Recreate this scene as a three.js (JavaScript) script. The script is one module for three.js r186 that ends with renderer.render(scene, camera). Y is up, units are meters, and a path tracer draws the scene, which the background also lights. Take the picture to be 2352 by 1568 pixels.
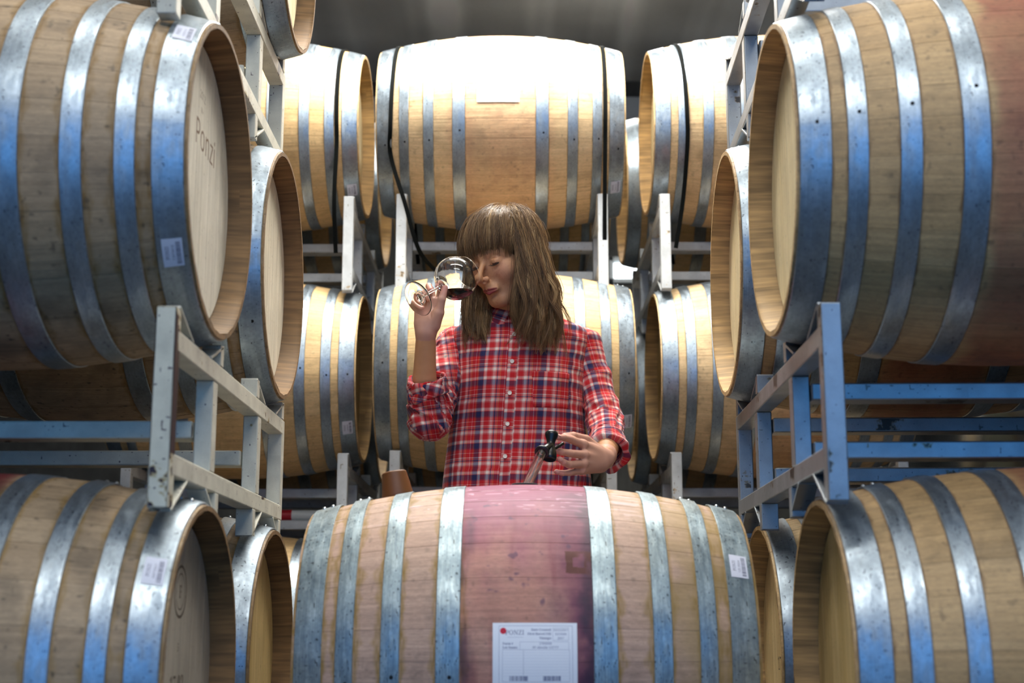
import * as THREE from 'three';
import { RoundedBoxGeometry } from 'three/addons/geometries/RoundedBoxGeometry.js';
import { mergeGeometries, mergeVertices, toCreasedNormals } from 'three/addons/utils/BufferGeometryUtils.js';
import { RectAreaLightUniformsLib } from 'three/addons/lights/RectAreaLightUniformsLib.js';
import { Brush, Evaluator, INTERSECTION } from 'three-bvh-csg';

// ---------------------------------------------------------------- camera, light, exposure
const scene = new THREE.Scene();
const PI = Math.PI, V3 = (x, y, z) => new THREE.Vector3(x, y, z);
const camera = new THREE.PerspectiveCamera(27.5, 2352 / 1568, 0.05, 60);
camera.position.set(0, 0.63, 0);
camera.rotation.set(THREE.MathUtils.degToRad(11.177), 0, 0);
camera.focus = 3.55;
camera.userData.fStop = 3.2;
const renderer = new THREE.WebGLRenderer({ antialias: true });
renderer.toneMapping = THREE.LinearToneMapping;
renderer.toneMappingExposure = 1.0;
renderer.shadowMap.enabled = true;
RectAreaLightUniformsLib.init();
scene.background = new THREE.Color(0x000000);
const LAMP_COLOR = new THREE.Color(1.0, 0.965, 0.9), DAY_COLOR = new THREE.Color(0.05, 0.37, 0.95);
// hanging lamps: [x, y, z, width along x, depth along z, intensity]
const LAMPS = [
  [0.0, 3.75, -2.15, 2.6, 0.3, 12.5],
  [0.05, 3.45, -4.2, 1.6, 0.4, 65],
  [0.4, 4.0, -6.9, 1.5, 0.3, 50],
  [0.0, 3.75, 0.3, 2.6, 0.4, 25],
];
// daylight panel in the loading door behind the photographer: [x, y, width, height, intensity]
const DAYLIGHT = [0.5, 1.95, 7.6, 3.5, 1.2];

// ---------------------------------------------------------------- small helpers
function rngOf(seed) { let a = seed >>> 0; return () => { a |= 0; a = a + 0x6D2B79F5 | 0; let t = Math.imul(a ^ a >>> 15, 1 | a); t = t + Math.imul(t ^ t >>> 7, 61 | t) ^ t; return ((t ^ t >>> 14) >>> 0) / 4294967296; }; }
const rand = rngOf(20240517);
const lerp = (a, b, t) => a + (b - a) * t, clamp = (x, a = 0, b = 1) => x < a ? a : x > b ? b : x;
const smooth = (a, b, x) => { const t = clamp((x - a) / (b - a)); return t * t * (3 - 2 * t); };
function hash2(x, y, s) { let h = Math.imul(x, 374761393) ^ Math.imul(y, 668265263) ^ Math.imul(s, 2246822519); h = Math.imul(h ^ h >>> 13, 1274126177); return ((h ^ h >>> 16) >>> 0) / 4294967296; }
function vnoise(x, y, s = 0) {
  const xi = Math.floor(x), yi = Math.floor(y); let fx = x - xi, fy = y - yi;
  fx = fx * fx * (3 - 2 * fx); fy = fy * fy * (3 - 2 * fy);
  const a = hash2(xi, yi, s), b = hash2(xi + 1, yi, s), c = hash2(xi, yi + 1, s), d = hash2(xi + 1, yi + 1, s);
  return a + (b - a) * fx + (c - a) * fy + (a - b - c + d) * fx * fy;
}
const fbm = (x, y, s, o = 3) => { let v = 0, a = 0.5, t = 0; for (let i = 0; i < o; i++) { v += a * vnoise(x, y, s + i); t += a; a *= 0.5; x *= 2.03; y *= 2.03; } return v / t; };
const toByte = c => Math.round(255 * (c <= 0.0031308 ? 12.92 * c : 1.055 * Math.pow(c, 1 / 2.4) - 0.055));
const hex = h => [(h >> 16 & 255), (h >> 8 & 255), (h & 255)];
const mixc = (a, b, t) => [a[0] + (b[0] - a[0]) * t, a[1] + (b[1] - a[1]) * t, a[2] + (b[2] - a[2]) * t];
function dataTex(w, h, fn, srgb = true) {
  const d = new Uint8Array(w * h * 4);
  for (let j = 0; j < h; j++) for (let i = 0; i < w; i++) {
    const c = fn((i + 0.5) / w, (j + 0.5) / h, i, j), k = 4 * (j * w + i);
    d[k] = clamp(c[0], 0, 255); d[k + 1] = clamp(c[1], 0, 255); d[k + 2] = clamp(c[2], 0, 255); d[k + 3] = 255;
  }
  const t = new THREE.DataTexture(d, w, h, THREE.RGBAFormat);
  t.magFilter = THREE.LinearFilter; t.minFilter = THREE.LinearFilter; t.wrapS = t.wrapT = THREE.RepeatWrapping;
  if (srgb) t.colorSpace = THREE.SRGBColorSpace;
  t.needsUpdate = true; return t;
}
function canvasTex(w, h, draw) {
  const c = document.createElement('canvas'); c.width = w; c.height = h; const x = c.getContext('2d'); draw(x, w, h);
  const t = new THREE.CanvasTexture(c); t.colorSpace = THREE.SRGBColorSpace; return t;
}
const mat = (o) => new THREE.MeshStandardMaterial(o), phys = (o) => new THREE.MeshPhysicalMaterial(o);
const taken = {};
function numbered(n) { const k = taken[n] = (taken[n] ?? -1) + 1; return k ? n + '_' + String(k).padStart(3, '0') : n; }
function thing(name, label, category, [x, y, z] = [0, 0, 0], turn = 0, group) {
  const o = new THREE.Group(); o.name = numbered(name); scene.add(o); o.position.set(x, y, z); o.rotation.y = turn;
  o.userData = { label, category }; if (group) o.userData.group = group; return o;
}
function part(name, geo, material, parent, label) {
  const m = new THREE.Mesh(geo, material); m.name = name; m.castShadow = m.receiveShadow = true; parent.add(m);
  if (label) m.userData.label = label; return m;
}
function struct(name, geo, material, parent) {
  const m = part(name, geo, material, parent || scene); if (!parent) m.userData.kind = 'structure'; return m;
}
// box with chamfered edges and uv in metres, long side of the texture along the box's long side
function box(w, h, d, r = 0.003, at, rotX = 0) {
  const g = r > 0 ? new RoundedBoxGeometry(w, h, d, 1, Math.min(r, w / 2.1, h / 2.1, d / 2.1)) : new THREE.BoxGeometry(w, h, d);
  const p = g.attributes.position, n = g.attributes.normal, uv = g.attributes.uv, ou = rand() * 7, ov = rand() * 7;
  const s = [w, h, d], long = s.indexOf(Math.max(...s));
  for (let i = 0; i < p.count; i++) {
    const P = [p.getX(i), p.getY(i), p.getZ(i)], N = [Math.abs(n.getX(i)), Math.abs(n.getY(i)), Math.abs(n.getZ(i))];
    const ax = N.indexOf(Math.max(...N)); let [a, b] = [0, 1, 2].filter(k => k !== ax); if (b === long) [a, b] = [b, a];
    uv.setXY(i, P[a] + ou, P[b] + ov + ax * 0.37);
  }
  if (rotX) g.rotateX(rotX); if (at) g.translate(...at); return g;
}
function sweep(pts, radius, seg = 10, closed = false, n = 0) {
  const c = new THREE.CatmullRomCurve3(pts.map(p => p.isVector3 ? p : V3(...p)), closed, 'centripetal');
  return new THREE.TubeGeometry(c, n || pts.length * 8, radius, seg, closed);
}
const lathe = (prof, seg = 48) => new THREE.LatheGeometry(prof.map(p => new THREE.Vector2(...p)), seg);
// ---------------------------------------------------------------- the room
const concrete = dataTex(1024, 1024, (u, v) => {
  const n = fbm(u * 12, v * 12, 3, 5), s = fbm(u * 40, v * 3, 9, 3), k = 96 + 46 * (n - 0.5) + 24 * (s - 0.5) + 10 * (hash2(u * 4096 | 0, v * 4096 | 0, 2) - 0.5);
  return [k, k * 0.99, k * 0.96];
});
const concreteM = mat({ map: concrete, roughness: 0.5, color: 0x717f90 });
const ceilTex = dataTex(1024, 1024, (u, v) => {
  const a = fbm(u * 9, v * 3, 5, 4), st = fbm(v * 30, u * 1.2, 17, 3), p = smooth(0.6, 0.75, fbm(u * 5, v * 4, 41, 3));
  const k = 186 + 60 * (a - 0.5) + 95 * Math.pow(clamp(st - 0.46) * 2, 1.2) + 40 * p + 8 * (hash2(u * 2048 | 0, v * 2048 | 0, 4) - 0.5);
  return [k, k * 1.01, k * 1.0];
});
const ceilM = mat({ map: ceilTex, roughness: 0.9, color: 0xffffff });
const wallM = mat({ color: 0x8d9090, roughness: 0.85, map: concrete });
const RX = 4.6, ZB = -9.2, ZF = 3.6, H = 4.3;
const plane = (w, h, d, at, s) => { const g = box(w, h, d, 0, at); const uv = g.attributes.uv; for (let i = 0; i < uv.count; i++) uv.setXY(i, uv.getX(i) * s, uv.getY(i) * s); return g; };
struct('floor', plane(2 * RX + 0.6, 0.3, ZF - ZB + 0.6, [0, -0.15, (ZF + ZB) / 2], 0.4), concreteM);
struct('ceiling', plane(2 * RX + 0.6, 0.2, ZF - ZB + 0.6, [0, H + 0.1, (ZF + ZB) / 2], 0.12), ceilM);
struct('wall_left', plane(0.2, H, ZF - ZB, [-RX - 0.1, H / 2, (ZF + ZB) / 2], 0.4), wallM);
struct('wall_right', plane(0.2, H, ZF - ZB, [RX + 0.1, H / 2, (ZF + ZB) / 2], 0.4), wallM);
// back wall with three small windows
const WB = { y0: 2.85, y1: 3.03, xs: [[-0.69, -0.57], [0.45, 0.58], [0.66, 0.93]] };
{
  const parts = [box(2 * RX, WB.y0, 0.2, 0, [0, WB.y0 / 2, ZB - 0.1]), box(2 * RX, H - WB.y1, 0.2, 0, [0, (H + WB.y1) / 2, ZB - 0.1])];
  let x = -RX; for (const [a, b] of [...WB.xs, [RX, RX]]) { parts.push(box(a - x, WB.y1 - WB.y0, 0.2, 0, [(a + x) / 2, (WB.y0 + WB.y1) / 2, ZB - 0.1])); x = b; }
  struct('wall_back', mergeGeometries(parts), wallM);
  const glow = mat({ color: 0xffffff, emissive: 0xf2fbff, emissiveIntensity: 3.2, roughness: 0.4 }), fr = mat({ color: 0x8b9194, roughness: 0.5, metalness: 0.4 });
  WB.xs.forEach(([a, b], i) => {
    const w = new THREE.Group(); w.name = 'window_' + (i + 1); w.userData.kind = 'structure'; scene.add(w); w.position.set((a + b) / 2, (WB.y0 + WB.y1) / 2, ZB);
    part('window_pane', box(b - a - 0.06, WB.y1 - WB.y0 - 0.05, 0.02, 0, [0, 0, -0.05]), glow, w);
    const hh = WB.y1 - WB.y0, ww = b - a;
    for (const s of [-1, 1]) { part('window_frame', box(ww, 0.03, 0.08, 0.003, [0, s * (hh / 2 - 0.015), -0.02]), fr, w); part('window_frame', box(0.03, hh, 0.08, 0.003, [s * (ww / 2 - 0.015), 0, -0.02]), fr, w); }
    const l = new THREE.RectAreaLight(0xf2fbff, 3, ww - 0.1, hh - 0.08); l.position.set((a + b) / 2, (WB.y0 + WB.y1) / 2, ZB - 0.02); l.lookAt((a + b) / 2, (WB.y0 + WB.y1) / 2, 0); scene.add(l);
  });
}
// girts along the back wall
struct('trim_1', box(2 * RX, 0.22, 0.14, 0.01, [0, 3.86, ZB + 0.07]), mat({ color: 0x2b2e30, roughness: 0.7 }));
struct('trim_2', box(2 * RX, 0.16, 0.12, 0.01, [0, 4.06, ZB + 0.06]), mat({ color: 0x9da3a6, roughness: 0.7 }));
// front wall behind the camera, with a loading door of frosted daylight panels
{
  const [dx, dy, dw, dh, di] = DAYLIGHT, y0 = dy - dh / 2, y1 = dy + dh / 2, x0 = dx - dw / 2, x1 = dx + dw / 2, z = ZF + 0.1;
  struct('wall_front', mergeGeometries([box(x0 + RX, H, 0.2, 0, [(x0 - RX) / 2, H / 2, z]), box(RX - x1, H, 0.2, 0, [(x1 + RX) / 2, H / 2, z]), box(dw, y0, 0.2, 0, [dx, y0 / 2, z]), box(dw, H - y1, 0.2, 0, [dx, (H + y1) / 2, z])]), wallM);
  const door = new THREE.Group(); door.name = 'door_1'; door.userData.kind = 'structure'; scene.add(door); door.position.set(dx, y0, ZF);
  const glow = mat({ color: 0x9fb4cc, emissive: DAY_COLOR, emissiveIntensity: 0.35, roughness: 0.5 }), fr = mat({ color: 0x777c82, roughness: 0.5, metalness: 0.5 });
  for (let i = 0; i < 8; i++) for (let j = 0; j < 4; j++) part('door_pane', box(dw / 8 - 0.03, dh / 4 - 0.03, 0.02, 0.004, [-dw / 2 + (i + 0.5) * dw / 8, (j + 0.5) * dh / 4, 0.05]), glow, door);
  for (let i = 0; i <= 8; i++) part('door_frame', box(0.05, dh, 0.06, 0.004, [-dw / 2 + i * dw / 8, dh / 2, 0.06]), fr, door);
  for (let j = 0; j <= 4; j++) part('door_frame', box(dw, 0.05, 0.06, 0.004, [0, j * dh / 4, 0.06]), fr, door);
  const l = new THREE.RectAreaLight(DAY_COLOR, di, dw - 0.1, dh - 0.1); l.position.set(dx, dy, ZF - 0.03); l.lookAt(dx, dy, -5); scene.add(l);
}
// hanging lamps over the aisle
LAMPS.forEach(([x, y, z, w, d, I], i) => {
  const t = thing('hanging_lamp', ['long white hanging lamp above the front of the aisle', 'wide white hanging lamp above the gap before the back row of barrels', 'white hanging lamp beyond the back row of barrels', 'long white hanging lamp above the photographer'][i], 'lamp', [x, y, z]);
  const body = mat({ color: 0xd8d8d4, roughness: 0.4, metalness: 0.3 });
  part('housing', mergeGeometries([box(w + 0.08, 0.02, d + 0.08, 0.006, [0, 0.07, 0]), box(w + 0.08, 0.09, 0.02, 0.004, [0, 0.03, d / 2 + 0.03]), box(w + 0.08, 0.09, 0.02, 0.004, [0, 0.03, -d / 2 - 0.03]), box(0.02, 0.09, d + 0.04, 0.004, [w / 2 + 0.03, 0.03, 0]), box(0.02, 0.09, d + 0.04, 0.004, [-w / 2 - 0.03, 0.03, 0])]), body, t);
  part('diffuser', box(w, 0.015, d, 0.004, [0, 0.02, 0]), mat({ color: 0xffffff, emissive: LAMP_COLOR, emissiveIntensity: 4, roughness: 0.5 }), t);
  for (const s of [-1, 1]) part('cable', new THREE.CylinderGeometry(0.004, 0.004, H - y - 0.08, 8).translate(s * w * 0.35, (H - y + 0.08) / 2, 0), body, t);
  const l = new THREE.RectAreaLight(LAMP_COLOR, I, w, d); l.position.set(x, y + 0.005, z); l.lookAt(x, 0, z); scene.add(l);
  // glowing strip and upward light added on the housing to brighten the ceiling
  part('added_uplight', box(w, 0.01, 0.1, 0.003, [0, 0.088, 0]), mat({ color: 0xffffff, emissive: LAMP_COLOR, emissiveIntensity: 3, roughness: 0.5 }), t);
  const up = new THREE.RectAreaLight(LAMP_COLOR, I * 1.3, w, 0.1); up.position.set(x, y + 0.1, z); up.lookAt(x, H, z); scene.add(up);
});
// ---------------------------------------------------------------- barrels
const BL = 0.44, RB = 0.36, RH = 0.30;                 // half length, bilge radius, head radius
const radius = x => RB - (RB - RH) * (x / BL) ** 2;
const HOOPS = [[0.1455, 0.045], [0.2525, 0.036], [0.339, 0.034], [0.4085, 0.053]];
const NST = 30;
const staveEdges = (() => { const r = rngOf(77), w = Array.from({ length: NST }, () => 0.75 + 0.5 * r()), t = w.reduce((a, b) => a + b); const e = [-PI]; for (const x of w) e.push(e[e.length - 1] + x / t * 2 * PI); return e; })();
const staveOf = th => { let i = 0; while (i < NST - 1 && th > staveEdges[i + 1]) i++; return i; };
const staveLut = Array.from({ length: 2048 }, (_, j) => staveOf(-PI + (j + 0.5) / 2048 * 2 * PI));
// unrolled wood of one barrel: u along the axis, v around (bung in the middle)
function barrelSkin(o) {
  const W = 1024, Hh = 2048, s = o.seed;
  return dataTex(W, Hh, (u, v, i, j) => {
    const x = (u - 0.5) * 2 * BL, th = (v - 0.5) * 2 * PI, k = staveLut[j], tone = hash2(k, 7, s), off = hash2(k, 11, s) * 50;
    const wob = 0.05 * vnoise(u * 5 + off, k, s + 1);
    const fine = vnoise(u * 9 + off, (v + wob * 0.02) * 1500, s + 2), mid = vnoise(u * 5 + off, (v + wob * 0.06) * 330, s + 3), fleck = vnoise(u * 60 + off, v * 420, s + 4), blot = fbm(u * 7, v * 16, s + 5, 4);
    let c = mixc(o.a, o.b, clamp(0.32 + 0.36 * tone * o.vary + 0.2 * (mid - 0.5) + 0.4 * (blot - 0.5)));
    const tick = vnoise(u * 120 + off, v * 900, s + 15), g = 1 + 0.1 * (fine - 0.5) + 0.05 * (mid - 0.5) + 0.09 * (tick - 0.5) - (fleck > 0.88 ? (fleck - 0.88) * 0.8 : 0) + 0.07 * (hash2(i, j, s) - 0.5);
    c = [c[0] * g, c[1] * g, c[2] * g];
    const fig = Math.sin((u * 26 + 3.5 * vnoise(u * 3 + off, v * 40, s + 8) + 30 * (v - staveEdges[k] / 2 / PI)) * 2.2); // figure of the grain
    if (hash2(k, 3, s) > 0.55) c = c.map(q => q * (1 - 0.05 * smooth(0.5, 1, fig)));
    // rust and mould that creep out from under the hoops
    let dh = 1; for (const [hx, hw] of HOOPS) dh = Math.min(dh, Math.abs(Math.abs(x) - hx) - hw / 2);
    const rr = o.rust * (0.004 + 0.024 * Math.pow(fbm(v * 60, Math.sign(x) * 3 + Math.floor(Math.abs(x) * 12), s + 9, 3), 2));
    if (dh < rr) c = mixc(c, o.rustC || hex(0x8a6a35), clamp(1.3 * (1 - dh / rr)) * (0.2 + 0.75 * vnoise(v * 160, x * 300, s + 10)));
    // dark mould specks
    const sp = fbm(u * 70, v * 170, s + 12, 2); if (sp > 0.74) c = c.map(q => q * (1 - 2.2 * o.dirt * (sp - 0.74)));
    const bl2 = fbm(u * 10 + 3, v * 26, s + 13, 4); c = c.map(q => q * (1 - o.dirt * 0.3 * smooth(0.5, 0.85, bl2)));
    return o.stain ? o.stain(c, x, th, u, v, s) : c;
  });
}
const wineBand = (col, w, amt, lo = 0.35) => (c, x, th, u, v, s) => {
  const n = fbm(u * 14, v * 30, s + 20, 4), d = fbm(u * 40, v * 6, s + 21, 3);
  const edge = smooth(w, w - 0.035, Math.abs(x) + 0.05 * (n - 0.5)), fall = clamp(1.15 - Math.abs(th) * 0.42 + 0.7 * (d - 0.5) + 0.5 * (n - 0.5));
  const a = amt * edge * lerp(lo, 1, clamp(fall)) * (0.65 + 0.7 * (n - 0.3));
  return mixc(c, [c[0] * col[0] / 200, c[1] * col[1] / 200, c[2] * col[2] / 200], clamp(a));
};
// the barrel being tasted from: wine has run out of the bung and down the middle
const heroStain = (c, x, th, u, v, s) => {
  const n = fbm(u * 16, v * 34, s + 20, 4), m = fbm(u * 26 + 9, v * 60, s + 24, 4), d = fbm(u * 30, v * 9, s + 21, 3), w = fbm(u * 7, v * 18, s + 22, 3), inside = smooth(0.127, 0.122, Math.abs(x));
  c = mixc(c, [c[0] * 0.98, c[1] * 0.84, c[2] * 0.84], inside * clamp(0.75 + 0.8 * (n - 0.4)));
  // round the bung, soaked in
  const top = inside * smooth(1.3, 0.3, th + 0.75 * (w - 0.5) + 0.25 * (m - 0.5)) * smooth(-1.3, -0.6, th);
  c = mixc(c, [112 + 0.12 * c[0], 38 + 0.14 * c[1], 78 + 0.12 * c[2]], clamp(top * (0.6 + 0.75 * n), 0, 0.92));
  // the runs towards the right hand hoop, darkening into violet
  const run = inside * smooth(0.015, 0.118, x + 0.075 * (w - 0.5) + 0.03 * (m - 0.5)) * smooth(0.2, 0.55, th + 0.3 * (m - 0.5)) * smooth(3, 2.2, th);
  c = mixc(c, [82 + 0.12 * c[0], 34 + 0.1 * c[1], 60 + 0.1 * c[2]], clamp(run * (0.3 + 1.0 * m), 0, 0.9));
  const edge = inside * smooth(0.094, 0.119, x + 0.03 * (m - 0.5)) * smooth(0.35, 0.7, th); c = mixc(c, [58, 34, 54], clamp(edge * (0.15 + 1.1 * m)));
  const run2 = smooth(0.030, 0.004, Math.abs(x + 0.121) + 0.02 * (m - 0.4)) * smooth(0.5, 0.75, th + 0.3 * (w - 0.5)) * smooth(0.3, 0.7, fbm(u * 40, v * 24, s + 26, 3)); c = mixc(c, [70, 46, 54], 0.7 * run2 * inside);
  const streak = smooth(0.62, 0.8, d) * inside * smooth(0.3, 0.8, th); c = mixc(c, [c[0] * 0.8, c[1] * 0.62, c[2] * 0.7], 0.5 * streak);
  const spot = smooth(0.74, 0.84, fbm(u * 34, v * 90, s + 27, 3)) * inside; c = mixc(c, [66, 40, 72], 0.5 * spot);
  // pale scuffs near the top and a square rusty mark
  const sc = smooth(0.76, 0.85, vnoise(u * 30 + 4 * vnoise(u * 20, v * 90, 5), v * 420, s + 28)) * smooth(0.12, 0.2, th) * smooth(0.75, 0.5, th); c = mixc(c, [226, 196, 206], 0.5 * sc);
  const qx = Math.abs(x - 0.098), qt = Math.abs((th - 1.02) * RB), q = Math.max(qx, qt) + 0.008 * (m - 0.5);
  if (q < 0.025 && q > 0.011) c = mixc(c, [88, 36, 24], 0.95 * smooth(0.25, 0.55, m));
  // olive mould between the hoops of the right half
  const yl = smooth(0.18, 0.3, x) * smooth(0.3, 0.7, fbm(u * 9, v * 20, s + 30, 3)); c = mixc(c, [146, 120, 62], 0.5 * yl);
  return c;
};
const woodBump = dataTex(1024, 1024, (u, v) => { const k = 120 + 60 * (vnoise(u * 7, v * 380, 5) - 0.5) + 50 * (vnoise(u * 18, v * 150, 6) - 0.5) + 70 * (fbm(u * 40, v * 60, 8, 3) - 0.5); return [k, k, k]; }, false);
const woodMat = (map) => mat({ map, roughness: 0.62, bumpMap: woodBump, bumpScale: 0.0012 });
const SKINS = {
  aged: woodMat(barrelSkin({ seed: 11, a: hex(0x93795a), b: hex(0xb89f7e), vary: 0.9, rust: 1.0, dirt: 0.8, rustC: hex(0x7d5c2c) })),
  agedwine: woodMat(barrelSkin({ seed: 21, a: hex(0x937a5c), b: hex(0xb8a080), vary: 0.9, rust: 0.9, dirt: 0.8, stain: wineBand([118, 40, 52], 0.128, 1.05, 0.75) })),
  fresh: woodMat(barrelSkin({ seed: 31, a: hex(0xc8a46e), b: hex(0xdec294), vary: 0.9, rust: 0.2, dirt: 0.25 })),
  rosy: woodMat(barrelSkin({ seed: 41, a: hex(0xc6a678), b: hex(0xdfc49a), vary: 0.8, rust: 0.25, dirt: 0.35, stain: wineBand([192, 174, 174], 0.2, 1.0, 0.5) })),
  tan: woodMat(barrelSkin({ seed: 51, a: hex(0xac8858), b: hex(0xcaa97a), vary: 0.8, rust: 0.35, dirt: 0.45, rustC: hex(0x6e5030), stain: wineBand([156, 108, 116], 0.126, 0.9, 0.7) })),
  hero: woodMat(barrelSkin({ seed: 61, a: hex(0xae8b76), b: hex(0xc9a993), vary: 0.8, rust: 1.1, dirt: 0.3, rustC: hex(0x8a6a2c), stain: heroStain })),
};
// inner faces and stave ends
const innerTex = dataTex(512, 512, (u, v) => { const g = vnoise(u * 5, v * 90, 3), b = fbm(u * 6, v * 9, 4, 3), f = vnoise(u * 20, v * 300, 6), k = 0.84 + 0.22 * (g - 0.5) + 0.3 * (b - 0.5) + 0.1 * (f - 0.5); return [206 * k, 168 * k, 112 * k]; });
const headTexBase = (seed, a, b) => (u, v) => {
  const pl = Math.floor(u * 9 + 0.5), off = hash2(pl, 1, seed) * 40, t = hash2(pl, 2, seed), g = vnoise(u * 420 + off, v * 7 + off, seed), m = vnoise(u * 90 + off, v * 4 + off, seed + 1), bl = fbm(u * 6, v * 6, seed + 2, 4), sp = vnoise(u * 200, v * 60 + off, seed + 3);
  const c = mixc(a, b, clamp(0.5 * t + 0.5 * m)), k = 0.95 + 0.14 * (g - 0.5) + 0.16 * (bl - 0.5) - (sp > 0.9 ? 0.12 : 0); return [c[0] * k, c[1] * k, c[2] * k];
};
const HEADS = {};
for (const [k, seed, a, b] of [['pale', 3, hex(0xcfc6ac), hex(0xe2dac4)], ['cream', 5, hex(0xd8c594), hex(0xeadcb4)], ['grey', 7, hex(0xa39a8c), hex(0xbdb3a2)], ['oak', 9, hex(0xc0a468), hex(0xd7bd85)]])
  HEADS[k] = mat({ map: dataTex(512, 512, headTexBase(seed, a, b)), roughness: 0.7 });
const innerM = mat({ map: innerTex, roughness: 0.7 }), innerOldM = mat({ map: innerTex, color: 0xb4aaa4, roughness: 0.75 });
// branded heads: lettering burnt or printed on the wood
function printed(seed, a, b, draw) {
  const f = headTexBase(seed, a, b);
  return mat({ roughness: 0.7, map: (() => { const t = canvasTex(768, 768, (g, w, h) => { const im = g.createImageData(w, h); for (let j = 0; j < h; j++) for (let i = 0; i < w; i++) { const c = f(i / w, 1 - j / h), k = 4 * (j * w + i); im.data[k] = c[0]; im.data[k + 1] = c[1]; im.data[k + 2] = c[2]; im.data[k + 3] = 255; } g.putImageData(im, 0, 0); draw(g, w, h); }); return t; })() });
}
HEADS.written = printed(3, hex(0xcfc9b6), hex(0xe2dccb), (g, w, h) => {
  g.fillStyle = 'rgba(96,66,44,0.85)'; g.textAlign = 'center';
  g.save(); g.translate(w * 0.57, h * 0.375); g.font = '300 100px sans-serif'; g.fillText('Ponzi', 0, 0); g.restore();
  g.font = '30px sans-serif'; g.fillStyle = 'rgba(96,76,54,0.7)'; g.fillText('2012', w * 0.5, h * 0.2); g.font = '22px sans-serif'; g.fillText('M+', w * 0.5, h * 0.25);
});
const stamp = (g, w, h) => {
  g.strokeStyle = 'rgba(40,28,18,0.75)'; g.fillStyle = 'rgba(40,28,18,0.75)'; g.lineWidth = 7; g.textAlign = 'center';
  g.beginPath(); g.arc(w * 0.5, h * 0.24, 62, 0, 7); g.stroke(); g.lineWidth = 3; g.beginPath(); g.arc(w * 0.5, h * 0.24, 44, 0, 7); g.stroke();
  g.font = 'bold 44px serif'; g.fillText('F', w * 0.5, h * 0.24 + 16); g.font = '28px serif'; g.fillText('5', w * 0.5, h * 0.43);
  g.font = 'bold 58px serif'; g.fillText('17 02', w * 0.5, h * 0.56);
};
HEADS.stampedgrey = printed(7, hex(0xa39a8c), hex(0xbdb3a2), stamp);
HEADS.stampedoak = printed(9, hex(0xc4a873), hex(0xdcc490), stamp);
// galvanised hoops
function hoopTex(seed, base, pale, worn) {
  return dataTex(1024, 128, (u, v, i, j) => {
    const cl = fbm(u * 90, v * 6, seed, 3), streak = vnoise(u * 18, v * 90, seed + 1), st2 = vnoise(u * 240, v * 10, seed + 2), p = smooth(0.55, 0.72, fbm(u * 30, v * 3.5, seed + 3, 4)), spot = vnoise(u * 190, v * 15, seed + 4), sm = fbm(u * 12, v * 1.5, seed + 5, 3);
    let c = mixc(base, pale, clamp(0.4 + 0.4 * (cl - 0.5) + worn * (0.32 * p - 0.1) + (0.35 + 0.5 * worn) * (streak - 0.5)));
    const k = 1 + 0.1 * (st2 - 0.5) + 0.22 * (sm - 0.5); c = c.map(q => q * k);
    if (spot > 0.93 - 0.05 * worn) c = c.map(q => q * 0.6); return c;
  });
}
const hoopRough = dataTex(512, 128, (u, v) => { const n = fbm(u * 60, v * 8, 71, 4), p = smooth(0.5, 0.7, fbm(u * 24, v * 3, 74, 3)), k = 255 * (0.37 + 0.2 * (n - 0.5) + 0.12 * p); return [k, k, k]; }, false);
const hoopMat = (t) => mat({ map: t, metalness: 0.82, roughness: 1, roughnessMap: hoopRough });
const HOOPM = { galv: hoopMat(hoopTex(101, hex(0x8c99a4), hex(0xaebac3), 0.3)), worn: hoopMat(hoopTex(131, hex(0x84969f), hex(0xbccacc), 1.0)), dark: hoopMat(hoopTex(161, hex(0x7d8c96), hex(0xa4b0b8), 0.3)) };
HOOPM.worn.metalness = 0.6;
const nailM = mat({ color: 0x14171a, roughness: 0.7, metalness: 0.3 }), rivetM = mat({ color: 0xb9c0c4, roughness: 0.28, metalness: 0.9 });

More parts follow.
